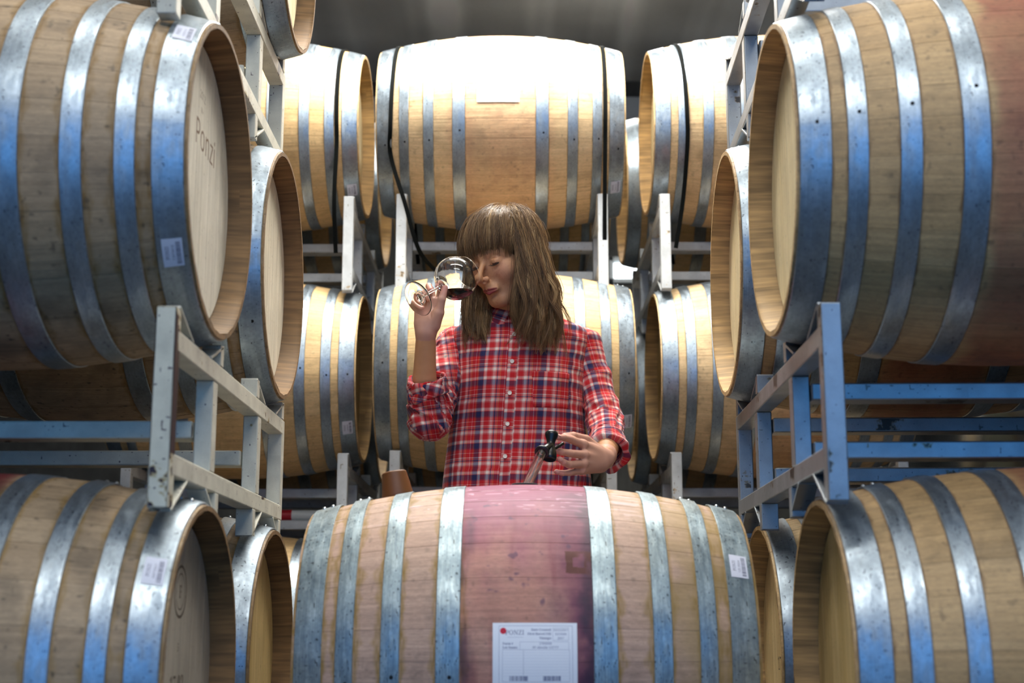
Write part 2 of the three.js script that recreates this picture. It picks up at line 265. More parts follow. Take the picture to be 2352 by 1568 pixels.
function staveGeo(i, N, fine) {
  const gap = 0.00004 / RB, t0 = staveEdges[i] + gap, t1 = staveEdges[i + 1] - gap;
  const xs = [-BL]; for (const q of [-0.43, -0.392]) xs.push(q); for (let k = 1; k < N; k++) xs.push(lerp(-0.392, 0.392, k / N)); xs.push(0.392, 0.43, BL);
  const ts = fine ? [0, 0.035, 0.35, 0.65, 0.965, 1] : [0, 0.5, 1];
  const pos = [], nor = [], uv = [], idx = []; let base = 0;
  const V = th => th / 2 / PI + 0.5;
  const strip = (rows, flip) => { const n = rows[0].length, m = rows.length, b = pos.length / 3; for (const r of rows) for (const q of r) { pos.push(...q.p); nor.push(...q.n); uv.push(...q.t); } for (let a = 0; a < m - 1; a++) for (let c = 0; c < n - 1; c++) { const A = b + a * n + c, B = A + 1, C = A + n, D = C + 1; flip ? idx.push(A, C, B, B, C, D) : idx.push(A, B, C, B, D, C); } };
  const P = (x, r, th) => [x, r * Math.cos(th), r * Math.sin(th)], U = x => x / 2 / BL + 0.5;
  const rin = x => { const a = Math.abs(x); return radius(x) - (a > 0.435 ? 0.009 : a > 0.42 ? 0.013 : 0.027); };
  // outside, inside, the two sides, the two ends
  strip(xs.map(x => ts.map((t, k) => { const th = lerp(t0, t1, t), r = radius(x) - (fine && (k === 0 || k === ts.length - 1) ? 0.0005 : 0); const sl = 2 * (RB - RH) * x / BL / BL, l = Math.hypot(1, sl); return { p: P(x, r, th), n: [sl / l, Math.cos(th) / l, Math.sin(th) / l], t: [U(x), V(th)] }; })), false);
  const gOut = idx.length;
  strip(xs.map(x => [t0, t1].map(th => ({ p: P(x, rin(x), th), n: [-Math.sign(x) * (Math.abs(x) > 0.38 && Math.abs(x) < 0.437 ? -0.35 : 0), -Math.cos(th), -Math.sin(th)], t: [x * 2 + i * 0.13, (th * 0.3) * 2 + i * 0.31] }))), true);
  strip(xs.map(x => [rin(x), radius(x)].map(r => ({ p: P(x, r, t0), n: [0, Math.sin(t0), -Math.cos(t0)], t: [x * 2, r * 2] }))), false);
  strip(xs.map(x => [rin(x), radius(x)].map(r => ({ p: P(x, r, t1), n: [0, -Math.sin(t1), Math.cos(t1)], t: [x * 2, r * 2] }))), true);
  for (const s of [-1, 1]) strip([t0, (t0 + t1) / 2, t1].map(th => [rin(s * BL), radius(BL)].map(r => ({ p: P(s * BL, r, th), n: [s, 0, 0], t: [r * 2 + i * 0.2, th] }))), s < 0);
  const g = new THREE.BufferGeometry();
  g.setAttribute('position', new THREE.Float32BufferAttribute(pos, 3)); g.setAttribute('normal', new THREE.Float32BufferAttribute(nor, 3)); g.setAttribute('uv', new THREE.Float32BufferAttribute(uv, 2)); g.setIndex(idx);
  g.addGroup(0, gOut, 0); g.addGroup(gOut, idx.length - gOut, 1); return g;
}
const staves = {};
const staveSet = fine => staves[fine] ??= Array.from({ length: NST }, (_, i) => staveGeo(i, fine ? 20 : 14, fine));
function hoopGeo(hx, hw, seg, phase) {
  // band that follows the bulge, with a lapped end and rounded edges
  const T = 0.0022, rows = [], a = hx - hw / 2, b = hx + hw / 2, out = x => radius(x) + T, e = 0.0012;
  const prof = [[a, radius(a) - 0.001], [a, out(a) - e], [a + e, out(a + e)], [(a + b) / 2, out((a + b) / 2) + 0.0003], [b - e, out(b - e)], [b, out(b) - e], [b, radius(b) - 0.001]];
  const pos = [], uv = [], idx = [], M = prof.length;
  for (let k = 0; k <= seg; k++) { const th = k / seg * 2 * PI + phase, lap = k / seg < 0.045 ? T * smooth(0, 0.002, 0.045 - k / seg) : 0; for (let q = 0; q < M; q++) { const [x, r] = prof[q], R = r + lap; pos.push(x, R * Math.cos(th), R * Math.sin(th)); uv.push(k / seg * 2, (q === 0 ? 0 : q === M - 1 ? 1 : (x - a) / hw)); } }
  for (let k = 0; k < seg; k++) for (let q = 0; q < M - 1; q++) { const A = k * M + q, B = A + 1, C = A + M, D = C + 1; idx.push(A, B, C, B, D, C); }
  const g = new THREE.BufferGeometry(); g.setAttribute('position', new THREE.Float32BufferAttribute(pos, 3)); g.setAttribute('uv', new THREE.Float32BufferAttribute(uv, 2)); g.setIndex(idx); g.computeVertexNormals(); return toCreasedNormals(g, 0.5);
}
const hoopCache = {};
function hoopOf(k, s, fine) { return hoopCache[k + '/' + s + fine] ??= hoopGeo(s * HOOPS[k][0], HOOPS[k][1], fine ? 128 : 96, -0.35 + 0.11 * k); }
const headBoards = (() => {
  const R = 0.2735, n = 9, out = []; const r = rngOf(5), w = Array.from({ length: n }, () => 0.8 + 0.4 * r()), t = w.reduce((a, b) => a + b); let x = -R;
  for (let i = 0; i < n; i++) {
    const a = x + 0.0003, b = x + w[i] / t * 2 * R - 0.0003; x += w[i] / t * 2 * R; const sh = new THREE.Shape(), m = 8, up = q => Math.sqrt(Math.max(0, R * R - q * q));
    for (let k = 0; k <= m; k++) { const q = lerp(a, b, k / m); k ? sh.lineTo(q, up(q)) : sh.moveTo(q, up(q)); }
    for (let k = m; k >= 0; k--) { const q = lerp(a, b, k / m); sh.lineTo(q, -up(q)); }
    const g = new THREE.ExtrudeGeometry(sh, { depth: 0.016, bevelEnabled: true, bevelSize: 0.0008, bevelThickness: 0.0012, bevelSegments: 1, bevelOffset: -0.0008 });
    const p = g.attributes.position, uv = g.attributes.uv; for (let k = 0; k < p.count; k++) uv.setXY(k, p.getX(k) / 0.56 + 0.5, p.getY(k) / 0.56 + 0.5);
    out.push(g);
  }
  return out;
})();
const farHead = new THREE.CylinderGeometry(0.2735, 0.2735, 0.018, 40).rotateZ(PI / 2);
const rivetGeo = new THREE.SphereGeometry(0.0048, 10, 6, 0, 2 * PI, 0, PI / 2);
const nailGeo = new THREE.CylinderGeometry(0.0036, 0.0042, 0.0012, 10);
const onBarrel = (o, x, th, lift = 0) => { const R = radius(x) + lift; o.position.set(x, RB + R * Math.cos(th), R * Math.sin(th)); o.rotation.x = th; return o; };
// a paper label bent round the barrel: centre x, centre angle, width along the axis, length around
function patch(x0, th0, w, l, lift, n = 10) {
  const pos = [], uv = [], idx = [], T = 0.0004, R = x => radius(x) + lift, M = 4; let b = 0;
  for (const [dr, fl] of [[T, false], [0, true]]) { for (let i = 0; i <= n; i++) for (let j = 0; j <= M; j++) { const th = th0 + (i / n - 0.5) * l / R(x0), x = x0 + (j / M - 0.5) * w, r = R(x) + dr; pos.push(x, r * Math.cos(th), r * Math.sin(th)); uv.push(j / M, 1 - i / n); } for (let i = 0; i < n; i++) for (let j = 0; j < M; j++) { const A = b + i * (M + 1) + j, B = A + 1, C = A + M + 1, D = C + 1; fl ? idx.push(A, B, C, B, D, C) : idx.push(A, C, B, B, C, D); } b = pos.length / 3; }
  const g = new THREE.BufferGeometry(); g.setAttribute('position', new THREE.Float32BufferAttribute(pos, 3)); g.setAttribute('uv', new THREE.Float32BufferAttribute(uv, 2)); g.setIndex(idx); g.computeVertexNormals(); return g;
}
const stickerTex = code => canvasTex(256, 400, (g, w, h) => {
  g.fillStyle = '#d9dbe6'; g.fillRect(0, 0, w, h); g.save(); g.translate(w / 2, h / 2); g.rotate(-PI / 2); g.fillStyle = '#2c2f55';
  g.font = '62px serif'; g.textAlign = 'center'; g.fillText('PONZI', 0, -48); g.font = '46px monospace'; g.fillText(code, 0, 22);
  const r = rngOf(code.length * 31 + code.charCodeAt(code.length - 1)); let x = -165; while (x < 160) { const b = 3 + r() * 7; g.fillRect(x, 42, b, 58); x += b + 3 + r() * 8; } g.restore();
});
const paperM = t => mat({ map: t, roughness: 0.55 });
const cardTex = canvasTex(1024, 768, (g, w, h) => {
  g.fillStyle = '#eef0f6'; g.fillRect(0, 0, w, h); const ink = '#3a4272'; g.strokeStyle = ink; g.fillStyle = ink; g.lineWidth = 2.5;
  g.strokeRect(78, 36, 888, 690); g.lineWidth = 2; g.strokeRect(118, 318, 812, 372); g.beginPath(); g.moveTo(372, 318); g.lineTo(372, 640); g.stroke();
  g.lineWidth = 1; g.strokeStyle = 'rgba(70,80,130,0.45)'; for (let y = 350; y < 640; y += 34) { g.beginPath(); g.moveTo(118, y); g.lineTo(930, y); g.stroke(); }
  g.strokeStyle = ink; g.lineWidth = 1.6; g.strokeRect(730, 58, 190, 150); g.strokeRect(330, 226, 590, 92);
  g.fillStyle = '#5a5f80'; g.font = '76px serif'; g.textAlign = 'left'; g.fillText('PONZI', 150, 142); g.fillStyle = ink; g.fillRect(180, 170, 190, 2);
  g.font = 'bold 36px serif'; g.textAlign = 'right'; g.fillText('Date Created:', 715, 96); g.fillText('First Barrel Fill:', 715, 144); g.fillText('Vintage:', 715, 194);
  g.textAlign = 'center'; g.font = '36px serif'; g.fillText('10/25/2017', 825, 98); g.fillText('10/19/06', 825, 146); g.fillText('2017', 825, 196); g.fillText('17PN004', 640, 258); g.fillText('PF Aboulle 115777', 640, 304);
  g.textAlign = 'left'; g.font = 'bold 36px serif'; g.fillText('Form #', 120, 258); g.fillText('Lot Name:', 120, 304);
  const r = rngOf(9); for (const [x0, x1] of [[205, 430], [610, 820]]) { let x = x0; while (x < x1) { const b = 4 + r() * 9; g.fillRect(x, 622, b, 58); x += b + 3 + r() * 8; } }
  g.fillStyle = '#cf1030'; g.beginPath(); g.arc(128, 96, 38, 0, 7); g.fill();
});
const cardBackTex = canvasTex(256, 192, (g, w, h) => { g.fillStyle = '#f6f6f4'; g.fillRect(0, 0, w, h); g.fillStyle = '#7c84a0'; const r = rngOf(4); for (const x0 of [52, 150]) for (let x = x0; x < x0 + 56; x += 5) g.fillRect(x, 156, 2 + r() * 2, 14); g.fillRect(40, 36, 70, 4); g.fillRect(40, 60, 176, 1); g.fillRect(40, 90, 176, 1); });

function barrel(o) {
  const b = thing('wine_barrel', o.label, 'barrel', [o.x, o.y - RB, o.z], o.yaw || 0, o.group), fine = !!o.fine, roll = o.roll || 0;
  const hm = HOOPM[o.hoop || 'galv'], sk = [SKINS[o.skin], o.skin.startsWith('aged') ? innerOldM : innerM];
  for (const g of staveSet(fine)) { const m = part('stave', g, sk, b); m.position.y = RB; m.rotation.x = roll; }
  for (let k = 0; k < 4; k++) for (const s of [-1, 1]) {
    const h = part('hoop', hoopOf(k, s, fine), hm, b); h.position.y = RB; h.rotation.x = o.hoopRoll ?? (hash2(k, s, (o.x * 100 | 0) + (o.y * 10 | 0)) - 0.5) * 0.1;
    if (fine) {
      for (const d of [-0.009, 0.009]) { const r = part('rivet', rivetGeo, rivetM, h); const x = s * HOOPS[k][0] + d, th = -0.35 + 0.11 * k + 0.14, R = radius(x) + 0.004; r.position.set(x, R * Math.cos(th), R * Math.sin(th)); r.rotation.x = th; }
      if (o.nails) { const th = o.nails + 0.04 * k + 0.02 * s, x = s * HOOPS[k][0] + 0.004, R = radius(x) + 0.0022, n = part('nail', nailGeo, nailM, h); n.position.set(x, R * Math.cos(th), R * Math.sin(th)); n.rotation.x = th; }
    }
  }
  // the head that shows is made of boards, recessed behind the chime
  for (const s of [-1, 1]) {
    if (o.face !== s && o.face !== 0) { const f = part('head', farHead, HEADS[o.head || 'oak'], b); f.position.set(s * 0.385, RB, 0); continue; }
    for (const g of headBoards) { const m = part('head_board', g, HEADS[o.head || 'oak'], b); m.rotation.y = s * PI / 2; m.position.set(s * 0.376, RB, 0); if (o.headTurn) m.rotation.x = 0; }
  }
  for (const [x, th, code] of o.stickers || []) { const p = part('label_sticker', patch(x, th, 0.034, 0.053, 0.0032), paperM(stickerTex(code)), b, 'small white label with a bar code'); p.position.y = RB; }
  if (o.card) { const [x, th, w, l, t] = o.card, p = part('lot_card', patch(x, th, w, l, 0.0022), paperM(t), b, 'white lot card'); p.position.y = RB; }
  const bung = part('bung_hole', new THREE.TorusGeometry(0.026, 0.003, 8, 24).rotateX(PI / 2), nailM, b); bung.position.set(0, 2 * RB + 0.0005, 0); if (roll) onBarrel(bung, 0, roll);
  if (o.bung) part('bung', lathe([[0, -0.004], [0.024, -0.004], [0.03, 0.001], [0.03, 0.006], [0.026, 0.011], [0.014, 0.0135], [0, 0.014]], 28), mat({ color: 0xe6e0d2, roughness: 0.45 }), b, 'white bung').position.set(-0.01, 2 * RB, 0);
  return b;
}
// ---------------------------------------------------------------- the stacks: every barrel in its place
const GL = 'barrels in the stack at the near side of the aisle', yawR = -0.0293;
barrel({ x: 0.027, y: 0.545, z: -2.97, skin: 'hero', hoop: 'worn', fine: true, face: 1, head: 'oak', nails: 1.62, label: 'wine-stained barrel with a white lot card, lying in front of the woman', stickers: [[0.409, 0.95, '12FJ0024']], card: [0.015, 1.525, 0.155, 0.118, cardTex] });
// left of the aisle
barrel({ x: -0.995, y: 0.53, z: -2.573, skin: 'agedwine', fine: true, face: 1, head: 'stampedgrey', hoopRoll: 0.05, roll: 0.2, label: 'barrel with dark stamped grey head, under the chipped white rack in front', stickers: [[0.409, 0.975, '09FT0021']] });
barrel({ x: -0.995, y: 0.53, z: -3.317, skin: 'aged', fine: true, face: 1, head: 'oak', roll: 0.9, label: 'barrel on the floor tier behind the stamped grey head, beside the stained barrel' });
barrel({ x: -0.995, y: 1.448, z: -2.573, skin: 'aged', fine: true, face: 1, head: 'written', roll: -0.3, label: 'weathered barrel with blue-grey hoops and a name written on its pale head', stickers: [[0.409, 2.27, '12AT0018'], [0.409, 0.84, '07AT0113']] });
barrel({ x: -0.995, y: 1.448, z: -3.317, skin: 'aged', fine: true, face: 1, head: 'pale', nails: 2.0, roll: 1.7, label: 'barrel with a plain pale head behind the one with a written name' });
barrel({ x: -0.985, y: 2.352, z: -3.317, skin: 'aged', hoop: 'dark', fine: true, face: 1, head: 'cream', roll: 0.6, label: 'barrel with dark hoops cut off by the top edge, above the plain pale head' });
// right of the aisle
const RA = [0.9413, -2.5888], RBk = [0.9631, -3.3314];
barrel({ x: RA[0] + 0.06, y: 0.542, z: RA[1], yaw: yawR, skin: 'tan', fine: true, face: -1, head: 'oak', nails: 1.7, roll: 2.2, label: 'large barrel with a shaded golden head under the blue-lit galvanised rack' });
barrel({ x: RBk[0] + 0.06, y: 0.542, z: RBk[1], yaw: yawR, skin: 'fresh', fine: true, face: -1, head: 'stampedoak', roll: 1.2, label: 'narrow-looking barrel with a stamped oak head, between the stained barrel and the shaded golden head' });
barrel({ x: RA[0], y: 1.460, z: RA[1], yaw: yawR, skin: 'tan', fine: true, face: -1, head: 'cream', nails: 1.42, label: 'large barrel with a cream head and a wine-dark middle, on the galvanised rack' });
barrel({ x: RBk[0], y: 1.460, z: RBk[1], yaw: yawR, skin: 'tan', fine: true, face: -1, head: 'cream', roll: 0.8, label: 'barrel with a golden chime half hidden behind the large cream-headed barrel' });
barrel({ x: RBk[0] + 0.3, y: 2.378, z: RBk[1], yaw: yawR, skin: 'tan', face: -1, head: 'cream', roll: 0.8, label: 'barrel cut off by the top edge, resting on the upper galvanised rack' });
// the back row, two tiers in view, lit from above
barrel({ x: -0.9835, y: 2.393, z: -4.985, skin: 'fresh', fine: true, face: 1, head: 'cream', roll: 0.5, label: 'golden top-tier barrel strapped down, its head beside the middle top barrel', stickers: [[0.409, 2.55, '14FR0102']] });
barrel({ x: -0.04, y: 2.393, z: -4.95, skin: 'rosy', fine: true, face: 0, head: 'cream', nails: 1.9, label: 'brightly lit barrel directly above the woman, with a blank-looking white card', stickers: [[0.409, 2.55, '14FR0107']], bung: true, card: [-0.008, 1.45, 0.148, 0.105, cardBackTex] });
barrel({ x: 0.938, y: 2.393, z: -4.946, skin: 'rosy', fine: true, face: -1, head: 'cream', roll: 0.25, label: 'pinkish top-tier barrel strapped down, partly behind the galvanised rack' });
barrel({ x: -0.9735, y: 1.475, z: -4.985, skin: 'fresh', fine: true, face: 1, head: 'oak', nails: 1.55, roll: -0.8, label: 'golden barrel on the second tier, its dark open head next to the raised arm', stickers: [[0.409, 2.3, '14FR0093']] });
barrel({ x: -0.025, y: 1.475, z: -4.87, skin: 'fresh', fine: true, face: 0, head: 'oak', nails: 1.55, roll: 0.15, label: 'golden barrel directly behind the woman, under the middle top barrel', stickers: [[0.409, 2.28, '14FR0095']] });
barrel({ x: 0.945, y: 1.475, z: -4.946, skin: 'rosy', fine: true, face: -1, head: 'oak', roll: 0.4, label: 'pinkish barrel on the second tier, behind the golden-chimed barrel' });
const shadeB = [[-0.98, 2.393, -5.735, 1, 'rear top barrel glimpsed between the golden and the middle top barrels'], [-0.04, 2.393, -5.70, 0, 'shaded rear barrel behind the brightly lit middle top barrel'], [0.905, 2.393, -5.69, -1, 'rear top barrel whose golden chime shows left of the pinkish top barrel'],
  [-0.9735, 1.475, -5.73, 1, 'shaded rear barrel behind the golden second-tier barrel'], [-0.03, 1.475, -5.62, 0, 'shaded rear barrel on the second tier behind the woman'], [0.93, 1.475, -5.69, -1, 'rear second-tier barrel showing a golden sliver beside her rolled cuff'],
  [-0.98, 0.557, -4.97, 1, 'floor-tier barrel in shadow under the golden second-tier barrel'], [-0.03, 0.557, -4.87, 0, 'floor-tier barrel in shadow behind the stained barrel'], [0.94, 0.557, -4.95, -1, 'floor-tier barrel in shadow under the pinkish second-tier barrel'],
  [-0.98, 0.557, -5.71, 1, 'rear floor-tier barrel in shadow under the shaded rear barrels'], [-0.03, 0.557, -5.61, 0, 'rear floor-tier barrel in shadow at the middle of the back row'], [0.94, 0.557, -5.69, -1, 'rear floor-tier barrel in shadow below the golden sliver']];
shadeB.forEach(([x, y, z, f, label], i) => barrel({ x, y, z, skin: 'fresh', face: f, head: 'cream', roll: (i % 5 - 2) * 0.13, label }));

// ---------------------------------------------------------------- racks
function steelTex(seed, base, chip, rust, amount) {
  return dataTex(1024, 1024, (u, v, i, j) => {
    const n = fbm(u * 22, v * 22, seed, 4), big = fbm(u * 7, v * 9, seed + 3, 4), fine = fbm(u * 90, v * 60, seed + 5, 3), sp = vnoise(u * 130, v * 130, seed + 7);
    let c = base.map(q => q * (0.93 + 0.2 * (n - 0.5) + 0.05 * (hash2(i, j, seed) - 0.5)));
    const m = big + 0.22 * (fine - 0.5), T = 0.86 - 0.27 * amount;
    if (m > T - 0.035) c = mixc(c, rust, 0.75 * smooth(T - 0.035, T, m)); if (m > T) c = mixc(c, chip, smooth(T, T + 0.012, m));
    if (sp > 0.95 - 0.04 * amount) c = mixc(c, chip, 0.6); return c;
  });
}
const unit = t => { t.repeat.set(1.1, 1.1); return t; };
const RACKM = {
  chipped: mat({ map: unit(steelTex(201, hex(0xdad8c8), hex(0x2a1a24), hex(0x8a7440), 0.12)), roughness: 0.5, metalness: 0.0 }),
  battered: mat({ map: unit(steelTex(209, hex(0xd8d6c2), hex(0x261720), hex(0x8a7440), 1.3)), roughness: 0.5, metalness: 0.0 }),
  galv: mat({ map: unit(steelTex(231, hex(0xa6adb3), hex(0x4c4a48), hex(0x7a6a52), 0.25)), roughness: 0.42, metalness: 0.7 }),
  white: mat({ map: unit(steelTex(261, hex(0xd6dada), hex(0x6d6252), hex(0xa8875a), 0.3)), roughness: 0.5, metalness: 0.05 }),
};
function rack(o) {
  const R = thing('barrel_rack', o.label, 'rack', [o.x, o.y, o.z], o.yaw || 0), m = RACKM[o.mat], hx = o.half ?? 0.36, dzb = o.pitch ?? 0.3715, hl = dzb + 0.19, t = 0.037, sh = o.shift ?? 0;
  const yb = 0.353, yt = 0.565;
  for (const s of [-1, 1]) {
    const x = s * hx + sh;
    if (!o.floor) part('rail', box(t, t, 2 * hl, 0.003, [x, yb, 0]), m, R); else part('rail', box(t, t, 2 * hl, 0.003, [x, o.floor + t / 2, 0]), m, R);
    part('rail', box(t, t, 2 * hl, 0.003, [x, yt, 0]), m, R);
    const low = o.floor ? o.floor + t : yb + t / 2;
    for (const e of [-1, 1]) {
      const top = e > 0 || o.tall ? 0.622 : yt + t / 2, bot = o.floor ? o.floor : (e > 0 || o.tall ? o.drop ?? 0.278 : yb - t / 2);
      part('post', box(0.036, top - bot, 0.036, 0.003, [x, (top + bot) / 2, e * (hl - 0.0)]), o.worn && s > 0 && e > 0 ? RACKM.battered : m, R);
      part('post', box(0.034, yt - t / 2 - low, 0.04, 0.003, [x, (yt - t / 2 + low) / 2, e * 0.24]), m, R);
    }
    // saddles: bent plates either side of each barrel, above and below
    for (const c of o.single ? [0] : [-1, 1]) for (const e of [-1, 1]) for (const ud of o.floor ? [1] : [1, -1]) {
      const zc = c * dzb, zo = zc + e * 0.185, zi = zc + e * 0.075, ya = ud > 0 ? yt + t / 2 : yb - t / 2, yo = ud > 0 ? 0.625 : 0.276, L = Math.hypot(zo - zi, yo - ya), ang = Math.atan2((yo - ya), (zo - zi));
      const g = [box(0.038, 0.005, L, 0.001, [0, 0, 0]).rotateX(-ang).translate(x, (ya + yo) / 2, (zo + zi) / 2)];
      if (!(c * e > 0 && (e > 0 || o.tall))) g.push(box(0.038, Math.abs(yo - ya), 0.03, 0.002, [x, (yo + ya) / 2, zo - e * 0.013]));
      part('saddle_plate', mergeGeometries(g), m, R);
    }
  }
  const W = 2 * hx - t;
  for (const e of o.single ? [] : [-1, 1]) for (const y of o.tubes || [0.514, 0.40]) part('fork_tube', box(W, 0.034, 0.06, 0.004, [sh, y, e * 0.24]), m, R);
  if (o.single) for (const e of [-1, 1]) part('fork_tube', box(W, 0.04, 0.06, 0.004, [sh, 0.45, e * 0.1]), m, R);
  return R;
}
// heights are given as that of the barrels below
rack({ x: -0.995, y: 0.53, z: -2.905, half: 0.39, shift: 0.015, mat: 'chipped', worn: true, tubes: [0.45], label: 'chipped white steel rack in front, holding the barrel with the written name' });
rack({ x: -1.022, y: 1.448, drop: 0.238, z: -2.905, half: 0.39, shift: 0.015, mat: 'chipped', tubes: [0.45], label: 'upper chipped white steel rack under the barrel with dark hoops' });
rack({ x: 0.955, y: 0.545, z: -2.93, yaw: yawR, half: 0.385, mat: 'galv', label: 'blue-lit galvanised steel rack under the large cream-headed barrel' });
rack({ x: 0.955, y: 1.462, z: -2.93, yaw: yawR, half: 0.385, mat: 'galv', tall: true, label: 'upper galvanised steel rack reaching the top edge, above the cream-headed barrel' });
const zBack = -5.34;
rack({ x: -0.975, y: 1.475, z: zBack, half: 0.37, shift: 0.025, mat: 'white', tall: true, label: 'white steel rack under the golden strapped top-tier barrel' });
rack({ x: -0.035, y: 1.475, z: zBack + 0.03, half: 0.355, mat: 'white', tall: true, label: 'white steel rack under the brightly lit middle barrel, either side of the woman' });
rack({ x: 0.94, y: 1.475, z: zBack + 0.03, half: 0.385, shift: -0.015, mat: 'white', tall: true, label: 'white steel rack under the pinkish top-tier barrel' });
rack({ x: -0.975, y: 0.557, z: zBack, half: 0.37, shift: 0.025, mat: 'white', tall: true, label: 'lower white steel rack under the golden barrel with the dark open head' });
rack({ x: -0.03, y: 0.557, z: zBack + 0.08, half: 0.365, mat: 'white', tall: true, label: 'lower white steel rack under the barrel behind the woman' });
rack({ x: 0.945, y: 0.557, z: zBack + 0.03, half: 0.385, mat: 'white', tall: true, label: 'lower white steel rack under the pinkish second-tier barrel' });
// floor racks that carry the lowest tier
[[-0.995, 0.53, -2.945, 0, 'floor rack under the two lowest barrels of the weathered stack'], [1.01, 0.542, -2.96, yawR, 'floor rack under the two lowest barrels of the cream-headed stack'], [-0.98, 0.557, zBack, 0, 'floor rack under the golden stack of the back row'], [-0.03, 0.557, zBack + 0.1, 0, 'floor rack under the middle stack of the back row'], [0.94, 0.557, zBack + 0.02, 0, 'floor rack under the pinkish stack of the back row']]
  .forEach(([x, y, z, yaw, label]) => rack({ x, y: y - 0.918, z, yaw, mat: 'white', floor: 0.918 - y, tubes: [0.5], label }));
rack({ x: 0.027, y: 0.545 - 0.918, z: -2.97, mat: 'white', floor: 0.918 - 0.545, single: true, pitch: 0.06, label: 'short floor rack under the wine-stained barrel' });

// ---------------------------------------------------------------- straps over the top tier
function strap(pts, label) {
  const W = 0.015, T = 0.0016, c = new THREE.CatmullRomCurve3(pts.map(p => V3(...p)), false, 'centripetal'), n = pts.length * 6, pos = [], idx = [], uv = [];
  const out = V3(1, 0, 0);
  for (let i = 0; i <= n; i++) { const p = c.getPointAt(i / n), t = c.getTangentAt(i / n), s = out.clone().addScaledVector(t, -out.dot(t)).normalize(), u = t.clone().cross(s); for (const [a, b] of [[-1, -1], [1, -1], [1, 1], [-1, 1]]) { const q = p.clone().addScaledVector(s, a * W / 2).addScaledVector(u, b * T / 2); pos.push(q.x, q.y, q.z); uv.push(i / n, a); } }
  for (let i = 0; i < n; i++) for (let k = 0; k < 4; k++) { const A = i * 4 + k, B = i * 4 + (k + 1) % 4; idx.push(A, B, A + 4, B, B + 4, A + 4); }
  const g = new THREE.BufferGeometry(); g.setAttribute('position', new THREE.Float32BufferAttribute(pos, 3)); g.setAttribute('uv', new THREE.Float32BufferAttribute(uv, 2)); g.setIndex(idx); g.computeVertexNormals();
  const m = part(numbered('cargo_strap'), toCreasedNormals(g, 0.6), strapM, scene); m.userData = { label, category: 'strap', group: 'black straps over the top barrels' }; return m;
}
const strapM = phys({ color: 0x050807, roughness: 0.85, specularIntensity: 0.25 });
const overBarrel = (bx, by, bz, x0, x1, thA, thB, lift = 0.0048) => { const p = []; for (let i = 0; i <= 16; i++) { const f = i / 16, th = lerp(thA, thB, f), x = lerp(x0, x1, f), R = radius(x) + lift; p.push([bx + x, by + R * Math.cos(th), bz + R * Math.sin(th)]); } return p; };
strap([[-0.60, 1.96, -5.2], ...overBarrel(-0.9835, 2.393, -4.985, 0.36, 0.366, -2.0, 1.95), [-0.626, 2.06, -4.72], [-0.622, 1.89, -4.77]], 'black strap over the golden strapped top-tier barrel');
strap([[-0.36, 1.96, -5.2], ...overBarrel(-0.04, 2.393, -4.95, -0.352, -0.388, -2.0, 2.1), [-0.376, 2.055, -4.695], [-0.322, 1.885, -4.74], [-0.269, 1.83, -4.79]], 'black strap over the brightly lit middle barrel, ending in a slanting tail');
strap([[0.32, 1.96, -5.2], ...overBarrel(-0.04, 2.393, -4.95, 0.372, 0.366, -2.0, 1.95), [0.325, 2.06, -4.70], [0.325, 1.89, -4.74]], 'black strap at the other end of the brightly lit middle barrel, straight down');
strap([[0.62, 1.96, -5.2], ...overBarrel(0.938, 2.393, -4.946, -0.366, -0.325, -2.0, 1.95), [0.60, 2.07, -4.70], [0.575, 1.9, -4.74]], 'black strap over the pinkish top-tier barrel');

// ---------------------------------------------------------------- small things around
{ // amber bung on the stained barrel
  const t = thing('barrel_bung', 'amber silicone bung standing on top of the wine-stained barrel', 'bung', [-0.243, 0.545 + radius(0.27) - 0.004, -2.985]);
  const g = lathe([[0, 0], [0.031, 0], [0.0332, 0.004], [0.0335, 0.009], [0.0268, 0.054], [0.0255, 0.057], [0.0225, 0.0585], [0.02, 0.0575], [0, 0.0575]], 40); g.rotateZ(0.17);
  part('plug', g, phys({ color: 0x74441c, roughness: 0.5, transmission: 0.2, thickness: 0.03, attenuationColor: new THREE.Color(0xb86a20), attenuationDistance: 0.02 }), t);
}
{ // steel tank far behind the blue-lit rack
  const t = thing('steel_tank', 'bright stainless steel tank glimpsed through the galvanised rack', 'tank', [2.75, 0, -6.9]);
  const sm = mat({ color: 0xc9ced2, metalness: 1, roughness: 0.16 });
  part('shell', lathe([[0.02, 0.35], [0.8, 0.45], [0.9, 0.5], [0.9, 2.6], [0.86, 2.7], [0.25, 2.95], [0.02, 2.98]], 72), sm, t);
  part('manway', new THREE.TorusGeometry(0.2, 0.02, 10, 40).translate(0, 1.0, 0.89), sm, t);
  for (let i = 0; i < 3; i++) part('leg', new THREE.CylinderGeometry(0.035, 0.035, 0.5, 14).translate(0.7 * Math.cos(i * 2.1), 0.25, 0.7 * Math.sin(i * 2.1)), sm, t);
}
{ // short pipe lying on the lower left rack of the back row
  const y = 0.557 + 0.40 + 0.017 + 0.019, t = thing('transfer_pipe', 'short white pipe with a red band, lying low beyond the amber bung', 'pipe', [-0.80, y, zBack + 0.24]);
  const pm = mat({ color: 0xd4d8d6, roughness: 0.35 });
  part('tube', new THREE.CylinderGeometry(0.019, 0.019, 0.34, 24).rotateZ(PI / 2), pm, t); part('band', new THREE.CylinderGeometry(0.0205, 0.0205, 0.06, 24).rotateZ(PI / 2).translate(-0.03, 0, 0), mat({ color: 0xb01828, roughness: 0.4 }), t);
  for (const s of [-1, 1]) part('fitting', lathe([[0.012, 0], [0.026, 0], [0.028, 0.004], [0.028, 0.02], [0.026, 0.024], [0.012, 0.024]], 24).rotateZ(-s * PI / 2).translate(s * 0.165, 0, 0), pm, t);
}
